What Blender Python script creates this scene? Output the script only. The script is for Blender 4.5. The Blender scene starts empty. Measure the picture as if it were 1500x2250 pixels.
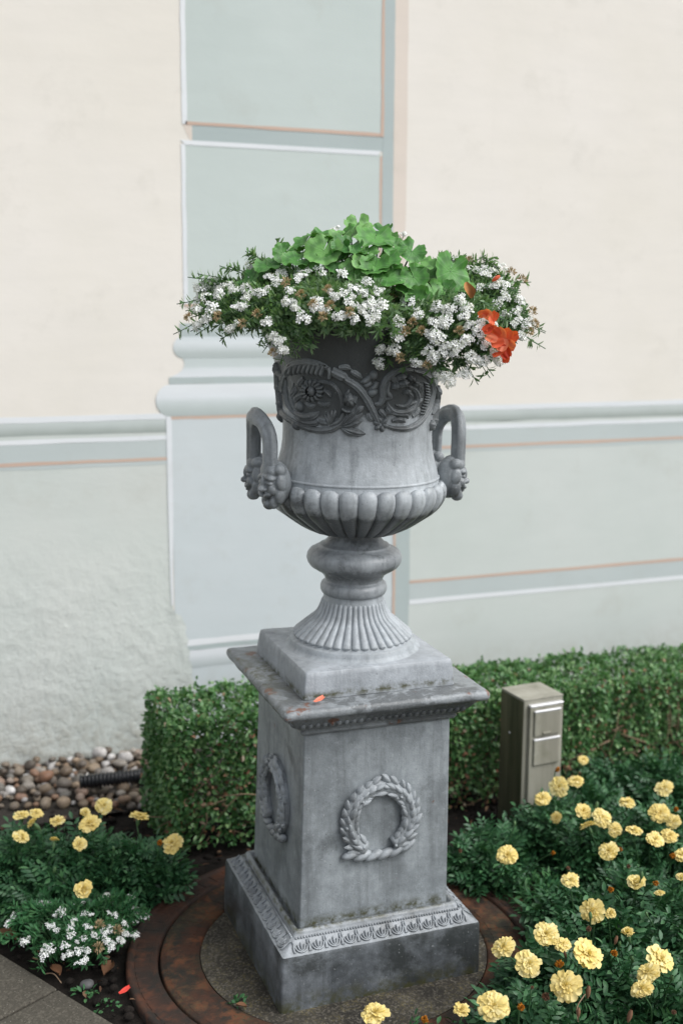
import bpy, math, random
import numpy as np
from mathutils import Vector, Matrix, Quaternion

random.seed(7)
RNG = np.random.default_rng(7)
SC = bpy.context.scene
COL = SC.collection
pi = math.pi

# ------------------------------------------------------------------ camera
YAW, PITCH, ROLL, FPX = 0.36, -0.172, 0.0043, 2524.4
CAM = np.array([-0.8892, -2.3253, 1.45])
cd = bpy.data.cameras.new('camera')
cam = bpy.data.objects.new('camera', cd); COL.objects.link(cam)
cd.sensor_fit = 'VERTICAL'; cd.sensor_height = 36.0; cd.sensor_width = 24.0
cd.lens = FPX * 36.0 / 2250.0
cd.clip_start = 0.05; cd.clip_end = 500
cam.matrix_world = (Matrix.Translation(CAM.tolist()) @ Matrix.Rotation(-YAW, 4, 'Z')
                    @ Matrix.Rotation(pi / 2 + PITCH, 4, 'X') @ Matrix.Rotation(ROLL, 4, 'Z'))
cd.dof.use_dof = True; cd.dof.focus_distance = 2.30; cd.dof.aperture_fstop = 2.5
SC.camera = cam

# ------------------------------------------------------------------ light: an overcast day
SUN_ELEV, SUN_AZ = math.radians(50), math.radians(-44)      # azimuth of the brightest sky, from +X towards +Y
world = bpy.data.worlds.new('World'); SC.world = world; world.use_nodes = True
wn = world.node_tree.nodes; wl = world.node_tree.links
sky = wn.new('ShaderNodeTexSky'); sky.sky_type = 'NISHITA'; sky.sun_disc = False
sky.sun_elevation = SUN_ELEV; sky.sun_rotation = pi / 2 - SUN_AZ
sky.air_density = 1.0; sky.dust_density = 2.0; sky.ozone_density = 1.0
hs = wn.new('ShaderNodeHueSaturation'); hs.inputs['Saturation'].default_value = 0.30
wl.new(sky.outputs[0], hs.inputs['Color'])
wl.new(hs.outputs[0], wn['Background'].inputs['Color'])
wn['Background'].inputs['Strength'].default_value = 0.086
sd = bpy.data.lights.new('sun', 'SUN'); sd.energy = 1.5; sd.angle = math.radians(50); sd.color = (1.0, 0.99, 0.975)
sun = bpy.data.objects.new('sun', sd); COL.objects.link(sun)
sdir = Vector((math.cos(SUN_ELEV) * math.cos(SUN_AZ), math.cos(SUN_ELEV) * math.sin(SUN_AZ), math.sin(SUN_ELEV)))
sun.rotation_euler = sdir.to_track_quat('Z', 'Y').to_euler()
sun.location = (3, -4, 6)
SC.view_settings.view_transform = 'Standard'; SC.view_settings.look = 'None'
SC.view_settings.gamma = 1.0; SC.view_settings.exposure = 1.10
SC.cycles.max_bounces = 8; SC.cycles.diffuse_bounces = 4
SC.cycles.use_denoising = True

# ------------------------------------------------------------------ measuring helpers (photo pixel -> place in the world)
def ray(x, y):
    cr, sr = math.cos(ROLL), math.sin(ROLL); X0, Y0 = x - 750, y - 1125
    X = X0 * cr + Y0 * sr; Y = -X0 * sr + Y0 * cr
    u = -Y / FPX; c, s = math.cos(PITCH), math.sin(PITCH)
    vx, vy, vz = X / FPX, c - u * s, s + u * c
    ct, st = math.cos(YAW), math.sin(YAW)
    return np.array([vx * ct + vy * st, -vx * st + vy * ct, vz])
def onz(x, y, z=0.0):
    d = ray(x, y); return CAM + d * (z - CAM[2]) / d[2]
def ony(x, y, Y):
    d = ray(x, y); return CAM + d * (Y - CAM[1]) / d[1]
RIGHT = np.array([math.cos(YAW), -math.sin(YAW), 0]); FWD = np.array([math.sin(YAW), math.cos(YAW), 0]); UP = np.array([0, 0, 1.0])

# ------------------------------------------------------------------ object helpers
def tag(o, label=None, cat=None, group=None, kind=None):
    if label: o['label'] = label
    if cat: o['category'] = cat
    if group: o['group'] = group
    if kind: o['kind'] = kind
    return o
def empty(name, loc=(0, 0, 0), rot=(0, 0, 0), parent=None):
    o = bpy.data.objects.new(name, None); COL.objects.link(o)
    o.location = tuple(float(v) for v in loc); o.rotation_euler = rot; o.empty_display_size = .05
    if parent: o.parent = parent
    return o
def mesh(name, V, F, mats, smooth=True, mi=None, uv=None):
    m = bpy.data.meshes.new(name)
    V = np.asarray(V, dtype=np.float32).reshape(-1, 3)
    if isinstance(F, np.ndarray):
        n, k = F.shape
        m.vertices.add(len(V)); m.vertices.foreach_set('co', V.ravel())
        m.loops.add(n * k); m.loops.foreach_set('vertex_index', F.astype(np.int32).ravel())
        m.polygons.add(n); m.polygons.foreach_set('loop_start', np.arange(0, n * k, k, dtype=np.int32))
        m.polygons.foreach_set('loop_total', np.full(n, k, dtype=np.int32))
        m.update(calc_edges=True)
    else:
        m.from_pydata([tuple(map(float, v)) for v in V], [], [tuple(int(i) for i in f) for f in F])
    for mt in (mats if isinstance(mats, (list, tuple)) else [mats]): m.materials.append(mt)
    if mi is not None: m.polygons.foreach_set('material_index', np.asarray(mi, dtype=np.int32))
    if smooth: m.polygons.foreach_set('use_smooth', np.ones(len(m.polygons), dtype=bool))
    if uv is not None:
        l = m.uv_layers.new(name='UVMap'); idx = np.empty(len(m.loops), dtype=np.int32); m.loops.foreach_get('vertex_index', idx)
        l.data.foreach_set('uv', np.asarray(uv, dtype=np.float32)[idx].ravel())
    m.update(); m.validate()
    return m
def put(name, me, parent=None, loc=(0, 0, 0), rot=None, scale=None):
    o = bpy.data.objects.new(name, me); COL.objects.link(o)
    o.location = tuple(float(v) for v in loc)
    if rot is not None:
        if isinstance(rot, Quaternion): o.rotation_mode = 'QUATERNION'; o.rotation_quaternion = rot
        else: o.rotation_euler = rot
    if scale is not None: o.scale = (scale,) * 3 if np.isscalar(scale) else scale
    if parent: o.parent = parent
    return o
class MB:
    """collects vertices and faces of one mesh"""
    def __init__(s): s.V = []; s.F = []; s.M = []; s.n = 0
    def add(s, V, F, mi=0):
        V = np.asarray(V, float).reshape(-1, 3); s.V.append(V)
        for f in F: s.F.append([int(i) + s.n for i in f]); s.M.append(mi)
        s.n += len(V); return s
    def box(s, x0, x1, y0, y1, z0, z1, mi=0):
        V = [(x, y, z) for z in (z0, z1) for y in (y0, y1) for x in (x0, x1)]
        return s.add(V, [(0, 2, 3, 1), (4, 5, 7, 6), (0, 1, 5, 4), (2, 6, 7, 3), (0, 4, 6, 2), (1, 3, 7, 5)], mi)
    def grid(s, P, closed_u=False, closed_v=False, mi=0):
        P = np.asarray(P, float); a, b = P.shape[:2]; F = []
        for i in range(a if closed_u else a - 1):
            for j in range(b if closed_v else b - 1):
                i2, j2 = (i + 1) % a, (j + 1) % b
                F.append((i * b + j, i * b + j2, i2 * b + j2, i2 * b + j))
        return s.add(P.reshape(-1, 3), F, mi)
    def tube(s, pts, rad, n=8, mi=0, cap=True, sy=1.0):
        pts = np.asarray(pts, float); k = len(pts); rad = np.broadcast_to(np.asarray(rad, float), (k,))
        T = np.gradient(pts, axis=0); T /= np.linalg.norm(T, axis=1)[:, None] + 1e-9
        ref = np.array([0, 0, 1.0]) if abs(T[0][2]) < .9 else np.array([1.0, 0, 0])
        P = np.zeros((k, n, 3)); u = np.cross(T[0], ref); u /= np.linalg.norm(u)
        for i in range(k):
            u = u - T[i] * (u @ T[i]); u /= np.linalg.norm(u) + 1e-9; w = np.cross(T[i], u)
            a = np.arange(n) * 2 * pi / n
            P[i] = pts[i] + rad[i] * (np.cos(a)[:, None] * u + sy * np.sin(a)[:, None] * w)
        s.grid(P, closed_v=True, mi=mi)
        if cap:
            b = s.n - k * n; s.F.append([b + j for j in range(n)][::-1]); s.F.append([b + (k - 1) * n + j for j in range(n)]); s.M += [mi, mi]
        return s
    def mesh(s, name, mats, smooth=True): return mesh(name, np.concatenate(s.V), s.F, mats, smooth, s.M)
    def obj(s, name, mats, parent=None, smooth=True, **k): return put(name, s.mesh(name, mats, smooth), parent, **k)
def crom(P, n=8):
    """Catmull-Rom through control points"""
    P = np.asarray(P, float); Q = np.vstack([2 * P[0] - P[1], P, 2 * P[-1] - P[-2]]); out = []
    for i in range(1, len(Q) - 2):
        for t in np.linspace(0, 1, n, endpoint=False):
            a, b, c, d = Q[i - 1], Q[i], Q[i + 1], Q[i + 2]
            out.append(.5 * (2 * b + (c - a) * t + (2 * a - 5 * b + 4 * c - d) * t * t + (3 * b - a - 3 * c + d) * t ** 3))
    out.append(P[-1]); return np.array(out)
def lathe(prof, n=96):
    a = np.arange(n) * 2 * pi / n
    return np.array([[(r * math.cos(t), r * math.sin(t), z) for t in a] for r, z in prof])
def vnoise(P, f, seed=0):
    """cheap smooth pseudo noise, -1..1"""
    r = np.random.default_rng(seed); out = 0
    for k in range(5):
        d = r.normal(size=3); d /= np.linalg.norm(d); out = out + np.sin((P @ d) * f * (0.7 + .35 * k) + r.uniform(0, 6.28))
    return out / 5

# ------------------------------------------------------------------ materials
def lin(r, g, b, k=1.0):
    f = lambda c: (c / 255 / 12.92 if c / 255 <= .04045 else ((c / 255 + .055) / 1.055) ** 2.4) * k
    return (f(r), f(g), f(b), 1)
class NT:
    def __init__(s, name, rough=.6, spec=.4):
        s.m = bpy.data.materials.new(name); s.m.use_nodes = True; s.t = s.m.node_tree; s.n = s.t.nodes; s.l = s.t.links
        s.b = s.n['Principled BSDF']; s.b.inputs['Roughness'].default_value = rough; s.b.inputs['Specular IOR Level'].default_value = spec
        s.pos = s.n.new('ShaderNodeNewGeometry').outputs['Position']
    def lk(s, a, b):
        if hasattr(a, 'is_linked') or hasattr(a, 'links'): s.l.new(a, b)
        else: b.default_value = a
    def scaled(s, v, src=None):
        q = s.n.new('ShaderNodeVectorMath'); q.operation = 'MULTIPLY'; s.l.new(src or s.pos, q.inputs[0]); q.inputs[1].default_value = v; return q.outputs[0]
    def noise(s, scale, detail=4, rough=.55, vec=None, dist=0.0):
        q = s.n.new('ShaderNodeTexNoise'); q.inputs['Scale'].default_value = scale; q.inputs['Detail'].default_value = detail
        q.inputs['Roughness'].default_value = rough; q.inputs['Distortion'].default_value = dist; s.l.new(vec or s.pos, q.inputs['Vector']); return q.outputs['Fac']
    def voro(s, scale, out='Distance', vec=None):
        q = s.n.new('ShaderNodeTexVoronoi'); q.inputs['Scale'].default_value = scale; s.l.new(vec or s.pos, q.inputs['Vector']); return q.outputs[out]
    def ramp(s, fac, stops):
        q = s.n.new('ShaderNodeValToRGB'); s.l.new(fac, q.inputs[0]); e = q.color_ramp.elements
        while len(e) < len(stops): e.new(.5)
        for el, (p, c) in zip(e, stops): el.position = p; el.color = c if hasattr(c, '__len__') else (c, c, c, 1)
        return q.outputs[0]
    def mix(s, fac, a, b, mode='MIX'):
        q = s.n.new('ShaderNodeMix'); q.data_type = 'RGBA'; q.blend_type = mode
        s.lk(fac, q.inputs[0]); s.lk(a, q.inputs[6]); s.lk(b, q.inputs[7]); return q.outputs[2]
    def math(s, op, a, b=0.0, c=None, clamp=False):
        q = s.n.new('ShaderNodeMath'); q.operation = op; q.use_clamp = clamp; s.lk(a, q.inputs[0]); s.lk(b, q.inputs[1])
        if c is not None: s.lk(c, q.inputs[2])
        return q.outputs[0]
    def sep(s, v, i): q = s.n.new('ShaderNodeSeparateXYZ'); s.l.new(v, q.inputs[0]); return q.outputs[i]
    def island(s): return s.n.new('ShaderNodeNewGeometry').outputs['Random Per Island']
    def objrand(s): return s.n.new('ShaderNodeObjectInfo').outputs['Random']
    def uv(s): return s.n.new('ShaderNodeTexCoord').outputs['UV']
    def gen(s): return s.n.new('ShaderNodeTexCoord').outputs['Generated']
    def objc(s): return s.n.new('ShaderNodeTexCoord').outputs['Object']
    def bump(s, h, strength=.3, dist=.01, prev=None):
        q = s.n.new('ShaderNodeBump'); q.inputs['Strength'].default_value = strength; q.inputs['Distance'].default_value = dist
        s.l.new(h, q.inputs['Height'])
        if prev is not None: s.l.new(prev, q.inputs['Normal'])
        return q.outputs[0]
    def done(s, col, normal=None, rough=None):
        s.lk(col, s.b.inputs['Base Color'])
        if normal is not None: s.l.new(normal, s.b.inputs['Normal'])
        if rough is not None: s.lk(rough, s.b.inputs['Roughness'])
        return s.m

def plaster(name, c1, c2=None, rel=1.0, k=.92, rough_low=False):
    """painted lime plaster: brushed paint, trowel marks"""
    t = NT(name, .9, .15); c1 = lin(*c1, k); c2 = lin(*(c2 or c1[:3]), k) if c2 else c1
    big = t.ramp(t.noise(1.6, 4), [(.35, 0), (.65, 1)])
    col = t.mix(big, c1, c2)
    st = t.noise(9, 5, .6, t.scaled((.5, .5, 2.2)))
    col = t.mix(t.ramp(st, [(.35, .0), (.8, .07)]), col, lin(150, 152, 148, k))
    lump = t.noise(7, 4, .55, t.scaled((.7, .7, 1.7))); fine = t.noise(60, 5, .65, t.scaled((.6, .6, 1.6)))
    # run-off stains and splashed dirt, each with its own outline
    drip = t.noise(11, 6, .65, t.scaled((1, 1, .09))); col = t.mix(t.ramp(drip, [(.62, 0), (.85, .05)]), col, lin(150, 146, 134, k))
    spot = t.noise(5, 8, .7); col = t.mix(t.ramp(spot, [(.56, 0), (.75, .20)]), col, lin(172, 168, 156, k))
    spl = t.math('MULTIPLY', t.ramp(t.noise(26, 8, .7), [(.40, 0), (.62, 1)]), t.math('MULTIPLY', t.math('SUBTRACT', .26, t.sep(t.pos, 2)), 2.2, clamp=True)); col = t.mix(spl, col, lin(160, 155, 140, k))
    if rough_low:
        w = t.math('MULTIPLY', t.math('SUBTRACT', .80, t.sep(t.pos, 2)), 1.6, clamp=True); h = t.noise(13, 8, .66)
        n = t.bump(t.math('MULTIPLY', h, w), .55, .028); n = t.bump(fine, .10, .006, n)
    else:
        n = t.bump(t.noise(5, 6, .6), .07 * rel, .02); n = t.bump(fine, .06 * rel, .006, n)
    return t.done(col, n)

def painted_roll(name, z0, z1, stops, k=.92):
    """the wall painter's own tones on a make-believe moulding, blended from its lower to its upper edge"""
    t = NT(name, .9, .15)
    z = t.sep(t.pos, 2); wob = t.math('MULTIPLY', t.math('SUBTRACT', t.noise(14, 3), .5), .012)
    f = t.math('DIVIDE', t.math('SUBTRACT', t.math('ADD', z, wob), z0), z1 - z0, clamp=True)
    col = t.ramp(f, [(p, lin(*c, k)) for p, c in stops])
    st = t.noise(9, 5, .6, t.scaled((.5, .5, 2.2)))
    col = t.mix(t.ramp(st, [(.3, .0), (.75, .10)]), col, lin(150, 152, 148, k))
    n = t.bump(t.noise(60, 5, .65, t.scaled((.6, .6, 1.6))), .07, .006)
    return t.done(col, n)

def iron(name, light, mid, dark, damp_shade, lo=.42, hi=.58, streak=.5, rust=.68, moss=None, rough=.5, zdark=None, bumpk=1.0, k=.66, rustpts=()):
    """weathered grey paint on cast iron"""
    light, mid, dark = (tuple(v * k * q for v, q in zip(c_[:3], (.955, 1.0, 1.02))) + (1,) for c_ in (light, mid, dark))
    t = NT(name, rough, .45)
    a = t.noise(7, 6, .6); col = t.mix(t.ramp(a, [(.38, 0), (.62, 1)]), mid, light)
    s = t.noise(16, 5, .6, t.scaled((1, 1, .16))); col = t.mix(t.ramp(s, [(.45, 0), (.75, streak)]), col, dark)
    d = t.noise(5.5, 10, .68, dist=.3)
    mo = t.noise(48, 8, .7); col = t.mix(t.ramp(mo, [(.34, .24), (.48, 0)]), col, dark); col = t.mix(t.ramp(mo, [(.52, 0), (.66, .24)]), col, tuple(min(1, v * 1.5) for v in light[:3]) + (1,))
    dr = t.noise(55, 5, .6, t.scaled((1, 1, .07))); col = t.mix(t.ramp(dr, [(.5, 0), (.72, .38)]), col, dark)
    if zdark:            # wet patina plus painted-in shade on certain levels of the casting, with a ragged edge
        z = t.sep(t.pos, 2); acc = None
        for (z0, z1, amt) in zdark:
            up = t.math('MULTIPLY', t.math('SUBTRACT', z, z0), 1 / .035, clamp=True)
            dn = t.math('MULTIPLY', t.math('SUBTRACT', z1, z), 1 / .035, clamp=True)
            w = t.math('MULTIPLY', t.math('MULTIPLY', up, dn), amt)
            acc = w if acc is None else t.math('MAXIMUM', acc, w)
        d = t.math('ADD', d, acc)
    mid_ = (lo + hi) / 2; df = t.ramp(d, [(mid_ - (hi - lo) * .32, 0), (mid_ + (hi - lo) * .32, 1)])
    col = t.mix(t.math('MULTIPLY', df, damp_shade), col, dark)
    p = t.noise(190, 3, .6); col = t.mix(t.ramp(p, [(.66, 0), (.74, .55)]), col, (.025, .026, .026, 1))
    p2 = t.noise(120, 2, .5, t.scaled((1.3, 1.3, 1.3))); col = t.mix(t.ramp(p2, [(.68, 0), (.78, .4)]), col, (.5, .52, .53, 1))
    r = t.noise(17, 6, .7)
    for (rp, rad_) in rustpts:          # places where the paint has broken and rust comes through
        q = t.n.new('ShaderNodeVectorMath'); q.operation = 'DISTANCE'; t.l.new(t.pos, q.inputs[0]); q.inputs[1].default_value = tuple(float(v) for v in rp)
        r = t.math('ADD', r, t.math('MULTIPLY', t.math('SUBTRACT', 1.0, t.math('DIVIDE', q.outputs['Value'], rad_), clamp=True), .17))
    col = t.mix(t.ramp(r, [(rust, 0), (rust + .05, .85)]), col, (.16, .062, .03, 1))
    if moss:
        z = t.sep(t.pos, 2); g = None
        for (mz, h) in moss:
            q = t.math('SUBTRACT', 1.0, t.math('MULTIPLY', t.math('ABSOLUTE', t.math('SUBTRACT', z, mz)), 1 / h), clamp=True)
            g = q if g is None else t.math('MAXIMUM', g, q)
        gn = t.math('MULTIPLY', t.ramp(t.noise(45, 5, .7), [(.42, 0), (.6, 1)]), g)
        col = t.mix(gn, col, (.055, .055, .022, 1))
    b1 = t.noise(35, 5, .6); b2 = t.noise(260, 4, .7); b3 = t.voro(70)
    n = t.bump(b1, .30 * bumpk, .004); n = t.bump(b2, .45 * bumpk, .0018, n)
    n = t.bump(t.ramp(b3, [(.0, 0), (.12, 1)]), .22 * bumpk, .0012, n)
    rg = t.ramp(d, [(.35, rough + .02), (.65, rough - .18)])
    return t.done(col, n, rg)

def leafmat(name, c1, c2, c3=None, trans=.25, rough=.5, spec=.4, vary='island', veins=False, tint=None):
    t = NT(name, rough, spec)
    f = t.island() if vary == 'island' else t.objrand()
    col = t.ramp(f, [(0, c1), (.6, c2), (1, c3 or c2)])
    if tint: col = t.mix(t.math('MULTIPLY', t.objrand(), .45), col, tint)
    n = None
    if veins:
        u = t.sep(t.uv(), 0); v = t.sep(t.uv(), 1)
        w = t.math('ABSOLUTE', t.math('SUBTRACT', t.math('FRACT', t.math('MULTIPLY', u, 7)), .5))       # 0 on a vein
        vein = t.ramp(w, [(0, 1), (.07, 0)])
        col = t.mix(t.math('MULTIPLY', vein, .6), col, (.22, .38, .17, 1))
        zone = t.ramp(v, [(.38, 0), (.55, .35), (.66, .35), (.8, 0)]); col = t.mix(t.math('MULTIPLY', zone, 1.4), col, (.035, .10, .03, 1))
        rim = t.ramp(v, [(.93, 0), (1, .6)]); col = t.mix(rim, col, (.2, .33, .12, 1))
        col = t.mix(t.ramp(t.noise(30, 4), [(.4, 0), (.7, .25)]), col, (.12, .26, .09, 1))
        n = t.bump(t.noise(260, 3), .25, .002); n = t.bump(w, .35, .004, n)
    t.done(col, n)
    if trans > 0:
        tr = t.n.new('ShaderNodeBsdfTranslucent'); t.l.new(t.mix(1.0, col, (.9, 1.0, .45, 1), 'MULTIPLY'), tr.inputs[0])
        mx = t.n.new('ShaderNodeMixShader'); mx.inputs[0].default_value = trans
        out = t.n['Material Output']; t.l.new(t.b.outputs[0], mx.inputs[1]); t.l.new(tr.outputs[0], mx.inputs[2]); t.l.new(mx.outputs[0], out.inputs[0])
    return t.m
def flat(name, c, rough=.6, spec=.4, var=.15, scale=30):
    t = NT(name, rough, spec); n = t.noise(scale, 4)
    d = tuple(x * (1 - var * 2) for x in c[:3]) + (1,)
    return t.done(t.mix(n, d, c), t.bump(t.noise(scale * 6, 3), .2, .002))

# ------------------------------------------------------------------ ground
def grid_sheet(x0, x1, y0, y1, nx, ny, zf):
    X, Y = np.meshgrid(np.linspace(x0, x1, nx), np.linspace(y0, y1, ny), indexing='ij')
    P = np.stack([X, Y, zf(X, Y)], -1); m = MB(); m.grid(P); return m
t = NT('earth', .95, .2)
c = t.mix(t.ramp(t.noise(22, 6, .7), [(.35, 0), (.7, 1)]), (.007, .006, .005, 1), (.024, .019, .016, 1))
c = t.mix(t.ramp(t.noise(160, 3, .6), [(.68, 0), (.74, .6)]), c, (.10, .08, .06, 1))
M_SOIL = t.done(c, t.bump(t.noise(70, 6, .7), .9, .012))
t = NT('worn ground', .95, .2)
c = t.mix(t.noise(2, 5), (.05, .048, .04, 1), (.09, .085, .07, 1))
M_GROUND = t.done(c, t.bump(t.noise(50, 5), .5, .01))
m = MB(); m.add([(-60, -60, -.05), (60, -60, -.05), (60, 60, -.05), (-60, 60, -.05)], [(0, 1, 2, 3)])
tag(m.obj('ground', M_GROUND, smooth=False), kind='structure')
def soilz(X, Y):
    P = np.stack([X, Y, 0 * X], -1); return -.014 + .010 * vnoise(P, 28, 3) + .006 * vnoise(P, 90, 4)
m = grid_sheet(-1.6, 2.6, -1.3, 1.36, 150, 100, soilz)
tag(m.obj('soil', M_SOIL), kind='structure')

# ---- house wall with painted architecture
W = 1.34
M_CREAM = plaster('cream plaster', (232, 227, 217), (237, 232, 224))
M_GREEN = plaster('pale green paint', (203, 210, 205), (210, 215, 211))
M_PANEL = plaster('panel green paint', (197, 207, 203), (204, 213, 209))
M_BLUE = plaster('pale blue paint', (201, 210, 212), (208, 215, 217))
M_GREY = plaster('shade grey paint', (176, 188, 187), (184, 194, 193))
M_MIDG = plaster('light grey paint', (190, 199, 198), (196, 204, 203))
M_WHITE = plaster('white paint', (231, 234, 236), (226, 230, 233))
M_BROWN = plaster('brown line paint', (202, 176, 160), (208, 184, 168))
M_PEACH = plaster('peach paint', (222, 211, 199), (226, 215, 204))
M_PATCH = plaster('rough green plaster', (203, 210, 205), (211, 215, 210), rough_low=True)
m = MB(); m.box(-5, 8, W, W + .3, -.3, 4.4)
wall = tag(m.obj('house_wall', M_CREAM, smooth=False), 'cream and pale green plaster house wall with painted pilaster behind the urn', 'wall')
def paint(name, poly, mat, layer, label=None):
    y = W - .0005 * layer; n = len(poly)
    V = [(x, y, z) for x, z in poly]; F = [list(range(n))]
    o = put(name, mesh(name, V, F, mat, False), wall)
    if label: o['label'] = label
    return o
def rect(name, x0, x1, z0, z1, mat, layer, label=None):
    # a hand-painted stripe: edges waver a little
    if min(x1 - x0, z1 - z0) < .08 and max(x1 - x0, z1 - z0) > .3:
        n = int(min(60, max(x1 - x0, z1 - z0) / .05)); j = lambda: random.uniform(-.0013, .0013)
        if x1 - x0 > z1 - z0:
            xs = np.linspace(x0, x1, n); p = [(x, z0 + j()) for x in xs] + [(x, z1 + j()) for x in xs[::-1]]
        else:
            zs = np.linspace(z0, z1, n); p = [(x1 + j(), z) for z in zs] + [(x0 + j(), z) for z in zs[::-1]]
            p = p[::-1]; p = [(x0 + j(), z) for z in zs[::-1]] + [(x1 + j(), z) for z in zs]
        return paint(name, p, mat, layer, label)
    return paint(name, [(x0, z0), (x1, z0), (x1, z1), (x0, z1)], mat, layer, label)
# left dado
rect('painted_dado', -5, -.105, -.3, 1.126, M_PATCH, 1, 'pale green painted dado left of the pilaster')
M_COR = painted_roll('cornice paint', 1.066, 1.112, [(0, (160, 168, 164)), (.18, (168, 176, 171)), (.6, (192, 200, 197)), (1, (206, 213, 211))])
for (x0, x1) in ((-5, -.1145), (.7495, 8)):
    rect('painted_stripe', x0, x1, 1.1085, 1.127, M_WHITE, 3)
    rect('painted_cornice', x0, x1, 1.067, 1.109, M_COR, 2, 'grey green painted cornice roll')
    rect('painted_band', x0, x1, 1.054, 1.067, M_GREEN, 2)
    rect('painted_stripe', x0, x1, 1.0415, 1.0565, M_WHITE, 3)
    rect('painted_band', x0, x1, .984, 1.042, M_MIDG, 2)
    rect('painted_stripe', x0, x1, .9745, .9855, M_BROWN, 3)
    rect('painted_band', x0, x1, .962, .975, M_MIDG, 2)
# right dado
rect('painted_dado', .7, 8, -.3, 1.1265, M_GREEN, 1, 'pale green painted dado right of the pilaster')
rect('painted_band', .694, .7495, -.3, 1.06, M_GREY, 2, 'grey painted strip beside the lower pilaster')
rect('painted_stripe', .7505, 8, .495, .506, M_BROWN, 3)
rect('painted_band', .7505, 8, .434, .495, M_MIDG, 2)
rect('painted_stripe', .7505, 8, .418, .4345, M_WHITE, 3)
# upper pilaster
rect('painted_panel', -.030, .6255, 2.03, 4.4, M_PANEL, 2, 'upper pale green painted panel')
rect('painted_stripe', -.0445, -.0285, 2.026, 4.4, M_WHITE, 3)
rect('painted_stripe', .6235, .6335, 2.024, 4.4, M_BROWN, 4)
rect('painted_stripe', -.034, .6325, 2.0245, 2.0345, M_BROWN, 3)
rect('painted_band', .630, .670, 1.37, 4.4, M_GREY, 2)
rect('painted_band', .6705, .718, 1.37, 4.4, M_PEACH, 1)
rect('painted_band', -.013, .630, 1.977, 2.0245, M_GREY, 1)
paint('painted_wedge', [(-.043, 2.024), (-.013, 2.024), (-.013, 1.977), (-.020, 1.977)], M_PEACH, 1)
rect('painted_panel', -.036, .6235, 1.474, 1.97, M_PANEL, 2, 'lower pale green painted panel behind the flowers')
paint('painted_stripe', [(-.052, 1.978), (.624, 1.978), (.612, 1.9635), (-.036, 1.9635)], M_WHITE, 4)
rect('painted_stripe', -.0495, -.0355, 1.474, 1.966, M_WHITE, 3)
rect('painted_stripe', .6205, .6285, 1.468, 1.962, M_BROWN, 3)
rect('painted_stripe', -.047, .6275, 1.4675, 1.4755, M_BROWN, 4)
# painted column base
def roll(name, x0, x1, z0, z1, rr, mat, layer, label):
    zc, h = (z0 + z1) / 2, (z1 - z0) / 2; p = []
    for a in np.linspace(-pi / 2, pi / 2, 12): p.append((x1 - rr + rr * math.cos(a), zc + h * math.sin(a)))
    for a in np.linspace(pi / 2, 3 * pi / 2, 12): p.append((x0 + rr + rr * math.cos(a), zc + h * math.sin(a)))
    return paint(name, p, mat, layer, label)
rect('painted_band', -.065, .655, 1.368, 1.414, M_GREY, 2)
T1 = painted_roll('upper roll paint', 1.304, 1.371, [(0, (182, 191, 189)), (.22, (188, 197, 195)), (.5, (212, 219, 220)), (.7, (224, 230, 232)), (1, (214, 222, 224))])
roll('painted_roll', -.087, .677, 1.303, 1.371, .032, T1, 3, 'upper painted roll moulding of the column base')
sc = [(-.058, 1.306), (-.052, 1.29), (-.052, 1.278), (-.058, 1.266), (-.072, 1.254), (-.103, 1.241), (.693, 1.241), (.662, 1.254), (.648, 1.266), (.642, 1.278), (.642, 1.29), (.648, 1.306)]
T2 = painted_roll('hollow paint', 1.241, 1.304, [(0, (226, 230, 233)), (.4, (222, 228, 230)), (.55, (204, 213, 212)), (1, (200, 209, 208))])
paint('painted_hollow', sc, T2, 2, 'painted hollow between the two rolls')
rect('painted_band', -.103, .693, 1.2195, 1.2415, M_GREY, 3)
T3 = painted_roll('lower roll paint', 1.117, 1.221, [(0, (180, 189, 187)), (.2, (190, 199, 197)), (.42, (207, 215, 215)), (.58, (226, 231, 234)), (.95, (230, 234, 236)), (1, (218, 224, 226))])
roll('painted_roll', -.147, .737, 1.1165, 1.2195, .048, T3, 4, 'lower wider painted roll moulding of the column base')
rect('painted_panel', -.100, .687, -.3, 1.112, M_BLUE, 2, 'pale blue painted shaft below the column base')
rect('painted_stripe', -.101, .693, 1.1065, 1.1165, M_BROWN, 3)
paint('painted_stripe', [(-.115, 1.117), (-.115, .80), (-.113, .6), (-.111, .49), (-.1035, .49), (-.103, .62), (-.098, .8), (-.097, 1.1065), (-.101, 1.117)], M_WHITE, 5)
rect('painted_stripe', .685, .6945, -.3, 1.1065, M_BROWN, 5)
rect('painted_stripe', -.07, .684, .344, .3655, M_WHITE, 3)
rect('painted_band', -.07, .684, .328, .344, M_GREY, 3)
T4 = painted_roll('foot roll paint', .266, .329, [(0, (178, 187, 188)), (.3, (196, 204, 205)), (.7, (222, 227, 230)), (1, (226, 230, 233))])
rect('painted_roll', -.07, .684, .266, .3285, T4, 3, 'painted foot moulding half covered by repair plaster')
edge = [(-.14, .545), (-.118, .50), (-.106, .478), (-.098, .462), (-.078, .452), (-.072, .43), (-.062, .415), (-.066, .39), (-.056, .366), (-.061, .345), (-.052, .325), (-.055, .30), (-.044, .268), (-.047, .24), (-.036, .21), (-.04, .12), (-.03, -.3)]
pr = paint('plaster_repair', [(-.135, -.3), (-.135, .53)] + edge[1:], M_PATCH, 6, 'rough repair plaster over the foot of the painted shaft')
for v in pr.data.vertices:
    if v.co.x < -.11: v.co.y = W - .0006

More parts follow.
